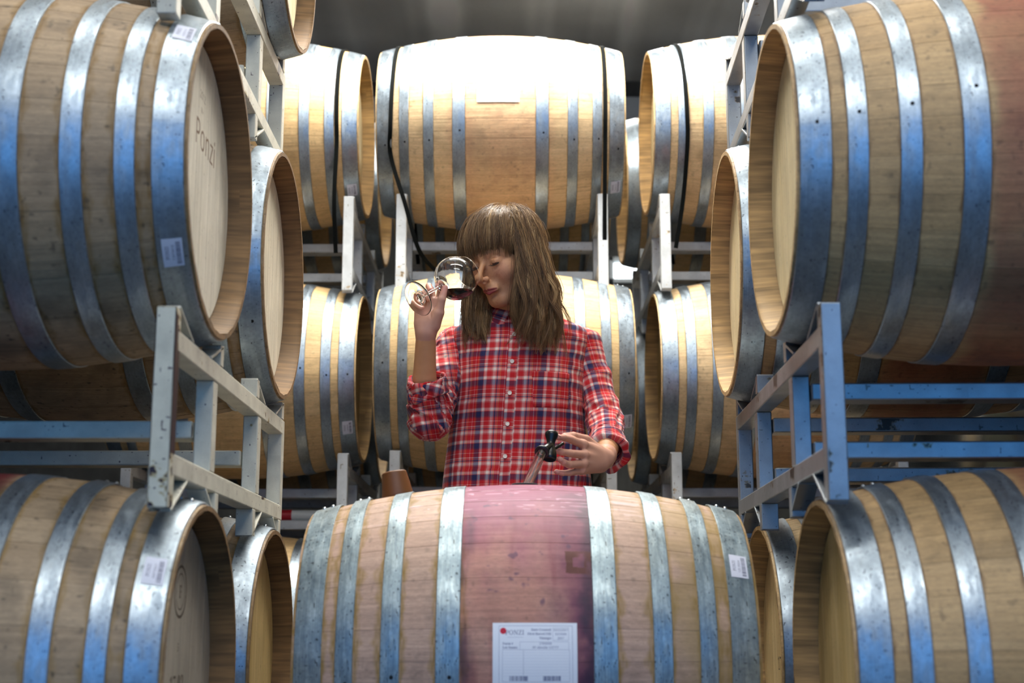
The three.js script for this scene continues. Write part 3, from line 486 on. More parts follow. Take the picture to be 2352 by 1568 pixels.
// ---------------------------------------------------------------- the woman
const sub = (a, b) => [a[0] - b[0], a[1] - b[1], a[2] - b[2]], dot = (a, b) => a[0] * b[0] + a[1] * b[1] + a[2] * b[2];
const smin = (a, b, k) => { const h = Math.max(k - Math.abs(a - b), 0) / k; return Math.min(a, b) - h * h * k * 0.25; };
const smax = (a, b, k) => -smin(-a, -b, k);
function cap(p, a, b, ra, rb) { // tapered capsule
  const bx = b[0] - a[0], by = b[1] - a[1], bz = b[2] - a[2], px = p[0] - a[0], py = p[1] - a[1], pz = p[2] - a[2], l = bx * bx + by * by + bz * bz, t = l > 0 ? clamp((px * bx + py * by + pz * bz) / l) : 0;
  const x = px - bx * t, y = py - by * t, z = pz - bz * t; return Math.sqrt(x * x + y * y + z * z) - (ra + (rb - ra) * t);
}
const ell = (p, c, r) => { const x = (p[0] - c[0]) / r[0], y = (p[1] - c[1]) / r[1], z = (p[2] - c[2]) / r[2], k0 = Math.sqrt(x * x + y * y + z * z), k1 = Math.sqrt(x * x / r[0] ** 2 + 0 + y * y / r[1] ** 2 * 1 + z * z / r[2] ** 2) || 1e-6; return k0 * (k0 - 1) / Math.sqrt((x / r[0]) ** 2 + (y / r[1]) ** 2 + (z / r[2]) ** 2 + 1e-12); };
const sph = (p, c, r) => Math.hypot(p[0] - c[0], p[1] - c[1], p[2] - c[2]) - r;
// a smooth closed surface from a distance field
function nets(f, lo, hi, h, color) {
  const n = [0, 1, 2].map(i => Math.ceil((hi[i] - lo[i]) / h) + 1), [X, Y, Z] = n, val = new Float32Array(X * Y * Z), at = (i, j, k) => i + X * (j + Y * k);
  for (let k = 0; k < Z; k++) for (let j = 0; j < Y; j++) for (let i = 0; i < X; i++) val[at(i, j, k)] = f([lo[0] + i * h, lo[1] + j * h, lo[2] + k * h]);
  const id = new Int32Array(X * Y * Z).fill(-1), pos = [], idx = [];
  const E = [[0, 1], [0, 2], [0, 4], [1, 3], [1, 5], [2, 3], [2, 6], [3, 7], [4, 5], [4, 6], [5, 7], [6, 7]];
  for (let k = 0; k < Z - 1; k++) for (let j = 0; j < Y - 1; j++) for (let i = 0; i < X - 1; i++) {
    const v = []; let m = 0; for (let c = 0; c < 8; c++) { const q = val[at(i + (c & 1), j + (c >> 1 & 1), k + (c >> 2))]; v.push(q); if (q < 0) m |= 1 << c; }
    if (m === 0 || m === 255) continue; let s = [0, 0, 0], w = 0;
    for (const [a, b] of E) if ((v[a] < 0) !== (v[b] < 0)) { const t = v[a] / (v[a] - v[b]); for (let d = 0; d < 3; d++) { const pa = a >> d & 1, pb = b >> d & 1; s[d] += pa + (pb - pa) * t; } w++; }
    id[at(i, j, k)] = pos.length / 3; pos.push(lo[0] + (i + s[0] / w) * h, lo[1] + (j + s[1] / w) * h, lo[2] + (k + s[2] / w) * h);
  }
  const quad = (a, b, c, d, fl) => { if (a < 0 || b < 0 || c < 0 || d < 0) return; fl ? idx.push(a, c, b, a, d, c) : idx.push(a, b, c, a, c, d); };
  for (let k = 1; k < Z - 1; k++) for (let j = 1; j < Y - 1; j++) for (let i = 1; i < X - 1; i++) {
    const a = val[at(i, j, k)] < 0;
    if (a !== val[at(i + 1, j, k)] < 0) quad(id[at(i, j - 1, k - 1)], id[at(i, j, k - 1)], id[at(i, j, k)], id[at(i, j - 1, k)], !a);
    if (a !== val[at(i, j + 1, k)] < 0) quad(id[at(i - 1, j, k - 1)], id[at(i - 1, j, k)], id[at(i, j, k)], id[at(i, j, k - 1)], !a);
    if (a !== val[at(i, j, k + 1)] < 0) quad(id[at(i - 1, j - 1, k)], id[at(i, j - 1, k)], id[at(i, j, k)], id[at(i - 1, j, k)], !a);
  }
  const nor = [], col = [], e = h * 0.6;
  for (let i = 0; i < pos.length; i += 3) {
    const p = [pos[i], pos[i + 1], pos[i + 2]], g = [0, 1, 2].map(d => { const a = p.slice(), b = p.slice(); a[d] += e; b[d] -= e; return f(a) - f(b); }), l = Math.hypot(...g) || 1; nor.push(g[0] / l, g[1] / l, g[2] / l);
    if (color) col.push(...color(p));
  }
  const g = new THREE.BufferGeometry(); g.setAttribute('position', new THREE.Float32BufferAttribute(pos, 3)); g.setAttribute('normal', new THREE.Float32BufferAttribute(nor, 3));
  if (color) g.setAttribute('color', new THREE.Float32BufferAttribute(col, 3)); g.setIndex(idx); return g;
}
const SKIN = [0.50, 0.25, 0.125];
const blot = (p, k = 60, s = 1) => fbm(p[0] * k + 50, p[1] * k + p[2] * k * 0.8 + 50, s, 3) - 0.5;
const skinCol = p => { const b = 1 + 0.22 * blot(p), r = 0.05 * blot(p, 25, 6); return [SKIN[0] * b + r * 0.4, SKIN[1] * b - r * 0.2, SKIN[2] * b - r * 0.1]; };

// ---- head, in its own axes: z to the face, x to her left, eyes at y = 0
const headM = new THREE.Matrix4().makeTranslation(-0.0205, 1.574, -3.640).multiply(new THREE.Matrix4().makeRotationY(-0.68)).multiply(new THREE.Matrix4().makeRotationX(0.30)).multiply(new THREE.Matrix4().makeRotationZ(0.03)).multiply(new THREE.Matrix4().makeScale(1.05, 1.05, 1.05));
const headInv = headM.clone().invert();
const mir = (p) => [Math.abs(p[0]), p[1], p[2]];
const lipUp = p => cap(mir(p), [0.0215, -0.0692, 0.0815], [0.004, -0.0678, 0.0922], 0.0024, 0.0038), lipLo = p => cap(mir(p), [0.019, -0.0722, 0.0815], [0, -0.0776, 0.0902], 0.0026, 0.0048);
function headF(p) {
  const q = mir(p);
  let d = ell(p, [0, 0.045, -0.012], [0.0745, 0.09, 0.094]);
  d = smin(d, ell(p, [0, -0.018, 0.026], [0.0595, 0.085, 0.06]), 0.03);
  d = smin(d, cap(q, [0.050, -0.055, 0.0], [0.015, -0.098, 0.05], 0.016, 0.0155), 0.03);
  d = smin(d, cap(q, [0, -0.0985, 0.058], [0.007, -0.0985, 0.056], 0.0165, 0.015), 0.018);
  d = smin(d, sph(q, [0.041, -0.028, 0.052], 0.021), 0.028);
  d = smin(d, cap(q, [0.012, 0.0185, 0.082], [0.045, 0.02, 0.063], 0.0095, 0.0085), 0.02);
  d = smax(d, -sph(q, [0.031, -0.002, 0.101], 0.0175), 0.016);
  d = smin(d, sph(q, [0.0315, -0.002, 0.0735], 0.0138), 0.006);
  // lower edge of the lowered upper lid
  d = smax(d, -cap(q, [0.021, -0.0095, 0.0868], [0.042, -0.0085, 0.0825], 0.0012, 0.001), 0.0018);
  d = smax(d, -cap(q, [0.021, 0.0055, 0.0862], [0.043, 0.0055, 0.0815], 0.0014, 0.0012), 0.003);
  // nose
  d = smin(d, cap(p, [0, 0.01, 0.081], [0, -0.028, 0.113], 0.0056, 0.0072), 0.012);
  d = smin(d, sph(p, [0, -0.037, 0.1215], 0.0088), 0.012);
  d = smin(d, cap(p, [0, -0.044, 0.115], [0, -0.053, 0.093], 0.005, 0.006), 0.008);
  d = smin(d, sph(q, [0.0102, -0.0415, 0.0995], 0.0066), 0.012);
  d = smax(d, -sph(q, [0.0058, -0.0485, 0.1085], 0.0034), 0.003);
  // mouth
  d = smin(d, cap(q, [0, -0.062, 0.083], [0.014, -0.066, 0.078], 0.011, 0.009), 0.016);
  d = smin(d, lipUp(p), 0.005); d = smin(d, lipLo(p), 0.005);
  d = smax(d, -cap(q, [0, -0.0724, 0.0964], [0.0225, -0.0704, 0.0846], 0.0014, 0.0010), 0.0028);
  d = smax(d, -cap(q, [0.0295, -0.046, 0.083], [0.0335, -0.066, 0.0745], 0.002, 0.001), 0.012);
  d = smin(d, ell(q, [0.0765, -0.012, -0.008], [0.009, 0.028, 0.017]), 0.006);
  d = smin(d, cap(p, [0, -0.03, -0.03], [0.004, -0.125, -0.055], 0.056, 0.052), 0.025);
  return d;
}
function headCol(p) {
  let c = skinCol(p); const q = mir(p);
  const fr = vnoise(p[0] * 420 + 90, p[1] * 420 + p[2] * 260 + 90, 8); if (fr > 0.8 && p[2] > 0.04) c = c.map((v, i) => v * [0.88, 0.8, 0.78][i]);
  const ck = Math.exp(-(((q[0] - 0.042) / 0.02) ** 2) - (((p[1] + 0.03) / 0.022) ** 2)); c = mixc(c, [0.56, 0.25, 0.18], 0.35 * ck);
  const lip = Math.min(lipUp(p), lipLo(p)); if (p[2] > 0.07) c = mixc(c, [0.26, 0.045, 0.045], smooth(0.0018, 0.0002, lip) * smooth(0.025, 0.02, q[0]));
  const br = cap(q, [0.014, 0.0225, 0.092], [0.047, 0.0235, 0.07], 0.0038, 0.0016); c = mixc(c, [0.14, 0.075, 0.04], 0.75 * smooth(0.0025, -0.001, br) * (0.6 + 0.5 * vnoise(p[0] * 1400, p[1] * 500, 2)));
  const lid = cap(q, [0.0205, -0.0092, 0.087], [0.0432, -0.0082, 0.0822], 0.0015, 0.0015); if (p[2] > 0.06) c = mixc(c, [0.05, 0.03, 0.025], 0.9 * smooth(0.0016, 0.0004, lid));
  return c;
}
const headG = nets(headF, [-0.1, -0.16, -0.125], [0.1, 0.15, 0.13], 0.0024, headCol).applyMatrix4(headM);

// ---- hands
const chain = (p, pts, rs, k = 0.004) => { let d = 1; for (let i = 0; i < pts.length - 1; i++) d = smin(d, cap(p, pts[i], pts[i + 1], rs[i], rs[i + 1]), k); return d; };
const handR = { // holds the stem, palm to the camera
  index: [[-0.188, 1.424, -3.498], [-0.184, 1.462, -3.512], [-0.188, 1.470, -3.482], [-0.1885, 1.456, -3.457]],
  middle: [[-0.205, 1.425, -3.505], [-0.209, 1.459, -3.520], [-0.2135, 1.464, -3.488], [-0.2065, 1.447, -3.460]],
  ring: [[-0.222, 1.418, -3.500], [-0.231, 1.443, -3.513], [-0.229, 1.438, -3.476], [-0.212, 1.420, -3.455]],
  little: [[-0.237, 1.406, -3.490], [-0.247, 1.425, -3.500], [-0.245, 1.418, -3.467], [-0.228, 1.401, -3.452]],
  thumb: [[-0.196, 1.358, -3.470], [-0.184, 1.388, -3.450], [-0.177, 1.418, -3.436], [-0.1695, 1.447, -3.4365]],
};
const wristR = [-0.219, 1.346, -3.482];
function handRF(p) {
  let d = smin(cap(p, [-0.2222, 1.312, -3.5015], wristR, 0.0245, 0.0262), cap(p, wristR, [-0.214, 1.372, -3.482], 0.0262, 0.027), 0.01);
  for (const f of ['index', 'middle', 'ring', 'little']) d = smin(d, cap(p, [lerp(wristR[0], handR[f][0][0], 0.25), 1.362, -3.484], handR[f][0], 0.016, 0.0115), 0.016);
  d = smin(d, cap(p, [-0.206, 1.362, -3.474], [-0.188, 1.386, -3.455], 0.0175, 0.0145), 0.014);
  d = smin(d, cap(p, [-0.232, 1.366, -3.476], [-0.234, 1.398, -3.482], 0.0155, 0.0125), 0.014);
  const r = { index: [0.0105, 0.009, 0.0083, 0.0072], middle: [0.0105, 0.0092, 0.0084, 0.0073], ring: [0.0102, 0.0088, 0.008, 0.007], little: [0.0092, 0.0078, 0.007, 0.0062], thumb: [0.0145, 0.0112, 0.0098, 0.0078] };
  for (const f in handR) { const fd = chain(p, handR[f], r[f], 0.003); d = smin(d, fd, f === 'thumb' ? 0.008 : 0.0035); }
  // creases of the wrist and palm
  d = smax(d, -cap(p, [-0.235, 1.352, -3.452], [-0.2, 1.35, -3.446], 0.0012, 0.001), 0.003);
  d = smax(d, -cap(p, [-0.208, 1.395, -3.458], [-0.206, 1.366, -3.444], 0.0015, 0.001), 0.005);
  return d;
}
const pinkTipLitHand = (pts, base) => p => { let c = base(p), m = 1; for (const f in pts) m = Math.min(m, sph(p, pts[f][3], 0.0)); return mixc(mixc(c, [0.56, 0.31, 0.26], 0.6), [0.60, 0.25, 0.21], 0.55 * smooth(0.03, 0.008, m)); };  // blue light on the hands put into their skin colour; fingertips pinker
const handRG = nets(handRF, [-0.275, 1.315, -3.55], [-0.145, 1.49, -3.405], 0.0023, pinkTipLitHand(handR, skinCol));
const handL = { // presses the wine thief, back of the hand to the camera
  index: [[0.172, 1.038, -3.346], [0.139, 1.045, -3.302], [0.122, 1.045, -3.268], [0.1075, 1.0425, -3.242]],
  middle: [[0.174, 1.012, -3.338], [0.137, 1.010, -3.286], [0.115, 1.010, -3.258], [0.0995, 1.0115, -3.240]],
  ring: [[0.172, 0.991, -3.338], [0.134, 0.983, -3.284], [0.121, 0.9865, -3.266], [0.111, 0.993, -3.254]],
  little: [[0.167, 0.976, -3.346], [0.136, 0.966, -3.304], [0.119, 0.9635, -3.288], [0.104, 0.9655, -3.278]],
  thumb: [[0.207, 1.034, -3.408], [0.18, 1.055, -3.38], [0.148, 1.058, -3.338], [0.124, 1.052, -3.292]],
};
const wristL = [0.2265, 1.012, -3.425];
function handLF(p) {
  let d = smin(cap(p, [0.2365, 1.04, -3.49], [0.233, 1.026, -3.458], 0.024, 0.0258), cap(p, [0.233, 1.026, -3.458], wristL, 0.0258, 0.0262), 0.01);
  for (const f of ['index', 'middle', 'ring', 'little']) d = smin(d, cap(p, [0.214, lerp(1.011, handL[f][0][1], 0.45), -3.408], handL[f][0], 0.0185, 0.0112), 0.014);
  const r = { index: [0.0108, 0.0088, 0.0078, 0.0066], middle: [0.0108, 0.009, 0.0078, 0.0066], ring: [0.0105, 0.0086, 0.0075, 0.0065], little: [0.0095, 0.0076, 0.0066, 0.0058], thumb: [0.015, 0.0108, 0.0094, 0.0076] };
  for (const f in handL) { d = smin(d, chain(p, handL[f], r[f], 0.003), f === 'thumb' ? 0.007 : 0.0035); if (f !== 'thumb') { const k = handL[f][0]; d = smin(d, sph(p, [k[0], k[1] + 0.001, k[2] + 0.005], 0.0088), 0.008); const t = handL[f][0]; d = smin(d, cap(p, [t[0] + 0.004, t[1] + 0.0005, t[2] + 0.0085 - 0.004], [0.212, lerp(1.012, t[1], 0.5), -3.389], 0.0032, 0.003), 0.007); } }
  return d;
}
const handLG = nets(handLF, [0.085, 0.94, -3.5], [0.27, 1.085, -3.22], 0.0023, pinkTipLitHand(handL, skinCol));

// ---- body
const J = { shR: [-0.15, 1.335, -3.752], elR: [-0.215, 1.136, -3.600], shL: [0.19, 1.335, -3.768], elL: [0.249, 1.132, -3.665], pel: [0.012, 0.93, -3.74] };
function bodyF(p) {
  let d = ell(p, [0.01, 0.93, -3.745], [0.155, 0.12, 0.1]);
  d = smin(d, ell(p, [0.008, 1.09, -3.74], [0.125, 0.17, 0.085]), 0.08);
  d = smin(d, ell(p, [0.012, 1.27, -3.74], [0.135, 0.15, 0.09]), 0.06);
  d = smin(d, cap(p, J.shR, [0.02, 1.37, -3.76], 0.034, 0.048), 0.03); d = smin(d, cap(p, J.shL, [0.02, 1.37, -3.76], 0.034, 0.048), 0.03);
  d = smin(d, cap(p, [0.015, 1.38, -3.755], [-0.008, 1.50, -3.69], 0.052, 0.05), 0.03);
  d = smin(d, cap(p, J.shR, J.elR, 0.03, 0.03), 0.02); d = smin(d, cap(p, J.shL, J.elL, 0.03, 0.03), 0.02);
  d = smin(d, chain(p, [J.elR, [-0.2255, 1.235, -3.543], wristR], [0.0345, 0.0305, 0.0252]), 0.02);
  d = smin(d, chain(p, [J.elL, [0.2475, 1.07, -3.55], wristL], [0.034, 0.032, 0.0258]), 0.02);
  for (const s of [-1, 1]) { const x = 0.012 + s * 0.085; d = smin(d, chain(p, [[x, 0.88, -3.745], [x + s * 0.01, 0.49, -3.715], [x + s * 0.015, 0.09, -3.76]], [0.088, 0.056, 0.036], 0.02), 0.03); d = smin(d, cap(p, [x + s * 0.015, 0.06, -3.77], [x + s * 0.03, 0.045, -3.62], 0.036, 0.03), 0.02); }
  return d;
}
const bodyG = nets(bodyF, [-0.33, 0.0, -3.9], [0.36, 1.56, -3.38], 0.0085, skinCol);
const BASE = [0.012, 0, -3.74];
const person = thing('person', 'woman in a red plaid shirt, sniffing a glass of wine behind the stained barrel', 'person', BASE);
const local = g => g.translate(-BASE[0], -BASE[1], -BASE[2]);
for (const g of [headG]) for (const k of Object.keys(g.attributes)) if (!['position', 'normal', 'color'].includes(k)) g.deleteAttribute(k);
part('body', local(mergeGeometries([bodyG, headG, handRG, handLG])), phys({ vertexColors: true, roughness: 0.5, specularIntensity: 0.7 }), person);
{ // lashes and nails
  const lashM = mat({ color: 0x120c09, roughness: 0.6 }), gs = [];
  for (const s of [-1, 1]) { gs.push(sweep([[s * 0.0195, -0.0085, 0.0855], [s * 0.026, -0.0112, 0.0888], [s * 0.034, -0.0114, 0.088], [s * 0.0445, -0.0078, 0.0822]], 0.0008, 6)); for (let i = 0; i < 16; i++) { const t = i / 15, x = s * lerp(0.021, 0.0445, t), y = -0.0112 + 0.0035 * (2 * t - 1) ** 2, z = 0.0884 - 0.0065 * t * t; gs.push(sweep([[x, y, z], [x + s * 0.0015 * t, y - 0.002, z + 0.0035], [x + s * 0.003 * t, y - 0.0022, z + 0.0065]], 0.00028, 4)); } }
  part('eyelashes', local(mergeGeometries(gs).applyMatrix4(headM)), lashM, person);
  const nailMt = mat({ color: 0xd9a79a, roughness: 0.3 });
  for (const f of ['index', 'middle', 'little', 'ring']) { const a = handL[f][2], b = handL[f][3], g = new THREE.SphereGeometry(1, 14, 8, 0, 2 * PI, 0, PI / 2); g.scale(0.0046, 0.0016, 0.006); const ax = V3(b[0] - a[0], b[1] - a[1], b[2] - a[2]).normalize(), up = V3(-0.25, 0.25, 1); up.addScaledVector(ax, -up.dot(ax)).normalize(); g.applyMatrix4(new THREE.Matrix4().makeBasis(ax.clone().cross(up).negate(), up, ax)); const r = { index: 0.0066, middle: 0.0066, ring: 0.0065, little: 0.0058 }[f] - 0.0006; g.translate(b[0] + up.x * r, b[1] + up.y * r, b[2] + up.z * r); part('fingernail', local(g), nailMt, person); }
}

// ---- hair: locks of strands from the crown, falling with gravity
{
  const rr = rngOf(4242), G = [], col = [], pos = [], nor = [], idx = [];
  const hw = p => V3(...p).applyMatrix4(headM);
  const crown = V3(0.006, 0.92, -0.30).normalize(), c = V3(0, 0.038, -0.012), ax1 = V3(1, 0, 0), ax2 = crown.clone().cross(ax1).negate(); // ax2 points forward
  ax2.set(0, 0, 1).addScaledVector(crown, -crown.z).normalize();
  const onSkull = (phi, th, lift) => { const d = crown.clone().multiplyScalar(Math.cos(th)).addScaledVector(ax2, Math.sin(th) * Math.cos(phi)).addScaledVector(ax1, Math.sin(th) * Math.sin(phi)); return V3(c.x + d.x * (0.0765 + lift), c.y + d.y * (0.0925 + lift), c.z + d.z * (0.0965 + lift)).applyMatrix4(headM); };
  const strand = (pts, r0, shade) => {
    const n = pts.length, b = pos.length / 3;
    for (let i = 0; i < n; i++) {
      const p = pts[i], t = pts[Math.min(n - 1, i + 1)].clone().sub(pts[Math.max(0, i - 1)]).normalize(), s = V3(0.3, 0.2, 1).cross(t).normalize(), u = t.clone().cross(s), f = i / (n - 1), r = r0 * (f < 0.75 ? 1 : 1 - (f - 0.75) * 3.2);
      for (let k = 0; k < 3; k++) { const a = k * 2.0944, nx = s.x * Math.cos(a) + u.x * Math.sin(a), ny = s.y * Math.cos(a) + u.y * Math.sin(a), nz = s.z * Math.cos(a) + u.z * Math.sin(a); pos.push(p.x + nx * r, p.y + ny * r, p.z + nz * r); nor.push(nx, ny, nz); col.push(...shade); }
    }
    for (let i = 0; i < n - 1; i++) for (let k = 0; k < 3; k++) { const A = b + i * 3 + k, B = b + i * 3 + (k + 1) % 3; idx.push(A, B, A + 3, B, B + 3, A + 3); }
  };
  const tone = () => { const t = rr(); return t < 0.5 ? mixc([0.105, 0.054, 0.022], [0.18, 0.098, 0.040], rr()) : t < 0.92 ? mixc([0.2, 0.115, 0.05], [0.3, 0.18, 0.078], rr()) : mixc([0.36, 0.225, 0.10], [0.46, 0.31, 0.155], rr()); };
  // one lock: a middle line over the skull and down, with strands that gather towards its tip
  const lock = (phi, o) => {
    const T0 = o.t0 ?? 0.06 + 0.75 * Math.sqrt(rr()), n = Math.round((o.n ?? 20) * (o.n > 4 ? 1.25 : 1)), base = tone(), ph = rr() * 6.28, amp = o.amp ?? lerp(0.004, 0.016, rr()), lat = V3(rr() - 0.5, 0, rr() - 0.5).normalize();
    const lift = o.lift ?? lerp(0.004, 0.016, rr()), M = 9, mid = [], sw = o.sweep || 0, curl = o.curl ?? lerp(4.2, 7, rr());
    if (o.path) { const cv = new THREE.CatmullRomCurve3(o.path, false, 'centripetal'); for (let i = 0; i <= 12; i++) mid.push(cv.getPoint(i / 12).addScaledVector(lat, amp * i / 12 * Math.sin(ph + i * 0.45))); }
    else for (let i = 0; i <= M; i++) { const f = i / M, th = lerp(T0, o.th, f); mid.push(onSkull(phi + sw * f * f + 0.05 * Math.sin(ph + f * 4), th, 0.004 + (lift - 0.004) * smooth(0, 0.5, f) + (o.puff || 0) * f)); }
    if (o.fall !== false && !o.path) {
      let v = mid[M].clone().sub(mid[M - 1]).normalize(), q = mid[M].clone(); const ye = o.y ?? 1.335 + 0.06 * (rr() - 0.5), total = Math.max(0.02, q.y - ye), start = q.y, pull = o.pull || [0, 0], out = o.out || 0;
      for (let i = 0; i < 40 && q.y > ye; i++) { const f = clamp((start - q.y) / total), k = Math.cos(f * PI * 0.75); v.lerp(V3(pull[0] * k + out * smooth(0.62, 1, f), -1, pull[1] * k), 0.4).normalize(); q = q.clone().addScaledVector(v, 0.02); mid.push(q.clone().addScaledVector(lat, amp * smooth(0.1, 0.7, f) * Math.sin(ph + f * curl))); }
    }
    const R0 = o.spread ?? 0.0085;
    for (let s = 0; s < n; s++) {
      const a = rr() * 6.283, rd = R0 * Math.sqrt(rr()), ox = rd * Math.cos(a), oy = rd * Math.sin(a), cut = o.fall === false ? mid.length - Math.floor(rr() * 2) : mid.length - Math.floor(rr() * rr() * 7), p2 = rr() * 6, a2 = 0.0012 + 0.0016 * rr(), stray = rr() < 0.05 ? 2.2 : 1, pts = [];
      for (let i = 0; i < cut; i++) { const f = i / (mid.length - 1), t = mid[Math.min(mid.length - 1, i + 1)].clone().sub(mid[Math.max(0, i - 1)]).normalize(), u = V3(0.2, 0.15, 1).cross(t).normalize(), w = t.clone().cross(u), k = stray * (o.fall === false ? 1 : lerp(1.1, 0.5, f)), wv = a2 * Math.sin(p2 + i * 0.7); pts.push(mid[i].clone().addScaledVector(u, ox * k + wv).addScaledVector(w, oy * 0.6 * k)); }
      if (pts.length > 4) { const br = lerp(0.85, 1.4, rr()); strand(pts, o.r ?? lerp(0.0004, 0.0007, rr()), base.map(q => q * br)); }
    }
  };
  const U = (a, b) => lerp(a, b, rr());
  // back and sides
  for (let i = 0; i < 230; i++) { const phi = U(1.1, PI) * (rr() < 0.55 ? 1 : -1); lock(phi, { th: U(1.4, 1.62), n: 18, pull: phi > 0 ? [U(0.12, 0.36), 0.0] : [-0.04, 0.05], puff: phi > 0 ? U(0.0, 0.008) : 0.002, out: phi > 0 ? U(-0.5, 0.5) : U(-0.2, 0.2) }); }
  // curtain beside her left cheek, fuller, curling at the ends
  for (let i = 0; i < 105; i++) lock(U(1.08, 2.0), { th: U(1.4, 1.6), n: 20, sweep: 0.06, pull: [U(0.06, 0.42), U(0.0, 0.16)], out: U(-0.55, 0.35), y: U(1.325, 1.42), lift: U(0.005, 0.017), puff: U(0, 0.008), amp: U(0.008, 0.027), curl: U(5, 9) });
  for (let i = 0; i < 60; i++) lock(-U(1.02, 1.8), { th: U(1.4, 1.58), n: 18, sweep: -0.06, pull: [-U(0, 0.1), U(0, 0.1)], out: U(-0.25, 0.1), y: U(1.33, 1.42), lift: U(0.005, 0.016), amp: U(0.004, 0.013) });
  // hair that falls in front of the collar on both sides of the throat
  for (let i = 0; i < 46; i++) { const l = rr() < 0.6, x0 = l ? U(-0.115, -0.062) : U(0.035, 0.085), x1 = x0 + (l ? U(-0.012, 0.022) : U(-0.02, 0.02)); lock(0, { path: [V3(x0 * 0.8 - 0.004, 1.53, U(-3.70, -3.68)), V3(x0, 1.46, -3.672), V3(x0 + U(-0.006, 0.006), 1.41, U(-3.66, -3.64)), V3(x1, U(1.335, 1.365), U(-3.635, -3.615))], n: 20, amp: U(0.003, 0.01) }); }
  // the lock that falls over the edge of her left cheek
  for (let i = 0; i < 30; i++) { const a = U(0, 0.034), z = U(-0.006, 0.004), b = U(-0.006, 0.006); lock(0, { path: [V3(0.036 + a * 0.3, 1.655, -3.617), V3(0.024 + a * 0.6, 1.61, -3.571 + z), V3(0.013 + a, 1.555, -3.548 + z), V3(0.008 + a, 1.51, -3.546 + z), V3(0.0 + a, 1.462, -3.553 + z), V3(-0.003 + a + b, 1.42, -3.567 + z), V3(0.012 + a + 2 * b, 1.378, -3.59), V3(0.032 + a + 3 * b, U(1.335, 1.36), -3.604)], n: 20, amp: U(0.002, 0.008) }); }
  // fringe down to the brows, thinner at the temples
  for (let i = 0; i < 150; i++) { const phi = U(-1.08, 1.08); lock(phi, { th: U(1.92, 2.19) - 0.16 * phi * phi * (Math.abs(phi) > 0.8 ? 0.2 : 1), t0: U(0.05, 0.8), n: 16, fall: false, sweep: U(-0.16, 0.06), lift: U(0.006, 0.014), spread: 0.0065 }); }
  for (let i = 0; i < 34; i++) lock(U(-1.45, -0.75), { th: U(1.75, 2.0), t0: U(0.2, 0.8), n: 16, fall: false, sweep: U(-0.1, 0.08), lift: U(0.014, 0.026), puff: U(0.0, 0.01), spread: 0.0065 });
  for (let i = 0; i < 12; i++) lock(U(-2.5, 2.5), { th: U(0.9, 1.8), n: 2, fall: false, lift: U(0.02, 0.028), r: 0.00028 });
  for (let i = 0; i < 24; i++) lock(U(1.3, 3.0) * (rr() < 0.6 ? 1 : -1), { th: 1.4, n: 2, lift: U(0.018, 0.03), r: 0.0003, amp: 0.02, out: rr() - 0.5 });
  const g = new THREE.BufferGeometry(); g.setAttribute('position', new THREE.Float32BufferAttribute(pos, 3)); g.setAttribute('normal', new THREE.Float32BufferAttribute(nor, 3)); g.setAttribute('color', new THREE.Float32BufferAttribute(col, 3)); g.setIndex(idx);
  // the mass of hair close to the skull
  const cf = p => { let d = ell(p, [0, 0.04, -0.014], [0.0825, 0.0985, 0.1025]); d = smin(d, ell(p, [0, -0.05, -0.055], [0.068, 0.09, 0.06]), 0.03); d = Math.max(d, -ell(p, [0, -0.062, 0.085], [0.064, 0.104, 0.088])); return d; };
  const capG = nets(cf, [-0.1, -0.16, -0.14], [0.1, 0.16, 0.11], 0.005, p => { const t = 0.8 + 0.5 * (vnoise(p[0] * 300, p[1] * 20, 3) - 0.5); return [0.15 * t, 0.084 * t, 0.036 * t]; }).applyMatrix4(headM);
  part('hair', local(mergeGeometries([g, capG])), phys({ vertexColors: true, roughness: 0.38, specularIntensity: 0.8 }), person);
}

// ---- the shirt
const plaid = dataTex(512, 512, (u, v, i, j) => {
  const red = [182, 22, 30], navy = [30, 34, 78], cream = [214, 200, 190], must = [196, 112, 50], pale = [188, 92, 90], plum = [98, 28, 58];
  const band = (t, warp) => { // one repeat
    const B = [[0, 0.11, navy], [0.11, 0.135, pale], [0.135, 0.215, cream], [0.215, 0.24, pale], [0.24, 0.375, red], [0.375, 0.42, pale], [0.42, 0.51, warp ? cream : cream], [0.51, 0.55, pale], [0.55, 0.58, navy], [0.58, 0.65, pale], [0.65, 0.675, warp ? must : cream], [0.675, 0.80, red], [0.80, 0.815, cream], [0.815, 0.90, red], [0.90, 0.92, warp ? must : red], [0.92, 0.96, plum], [0.96, 1, navy]];
    for (const [a, b, c] of B) if (t < b) return c; return red;
  };
  const a = band(u, true), b = band(v, false), w = ((i + j) >> 1 & 1) ? 0.6 : 0.4, n = 0.9 + 0.2 * hash2(i >> 1, j >> 1, 9) * 1;
  const c = mixc(a, b, w); return c.map(q => q * n);
});
const weave = dataTex(128, 128, (u, v, i, j) => { const k = 110 + 50 * ((i >> 1) + (j >> 1) & 1) + 60 * hash2(i, j, 3); return [k, k, k]; }, false);
plaid.repeat.set(1 / 0.082, 1 / 0.082); weave.repeat.set(1 / 0.04, 1 / 0.04);
const shirtM = phys({ map: plaid, bumpMap: weave, bumpScale: 0.0006, roughness: 0.95, sheen: 0.35, sheenRoughness: 0.6, sheenColor: new THREE.Color(0.9, 0.75, 0.75), side: THREE.DoubleSide });
const TY = [0.86, 0.92, 0.98, 1.05, 1.11, 1.17, 1.23, 1.29, 1.34, 1.375, 1.40, 1.42, 1.437, 1.452];
const TL = [-0.192, -0.189, -0.186, -0.178, -0.171, -0.165, -0.162, -0.165, -0.172, -0.176, -0.166, -0.134, -0.094, -0.066];
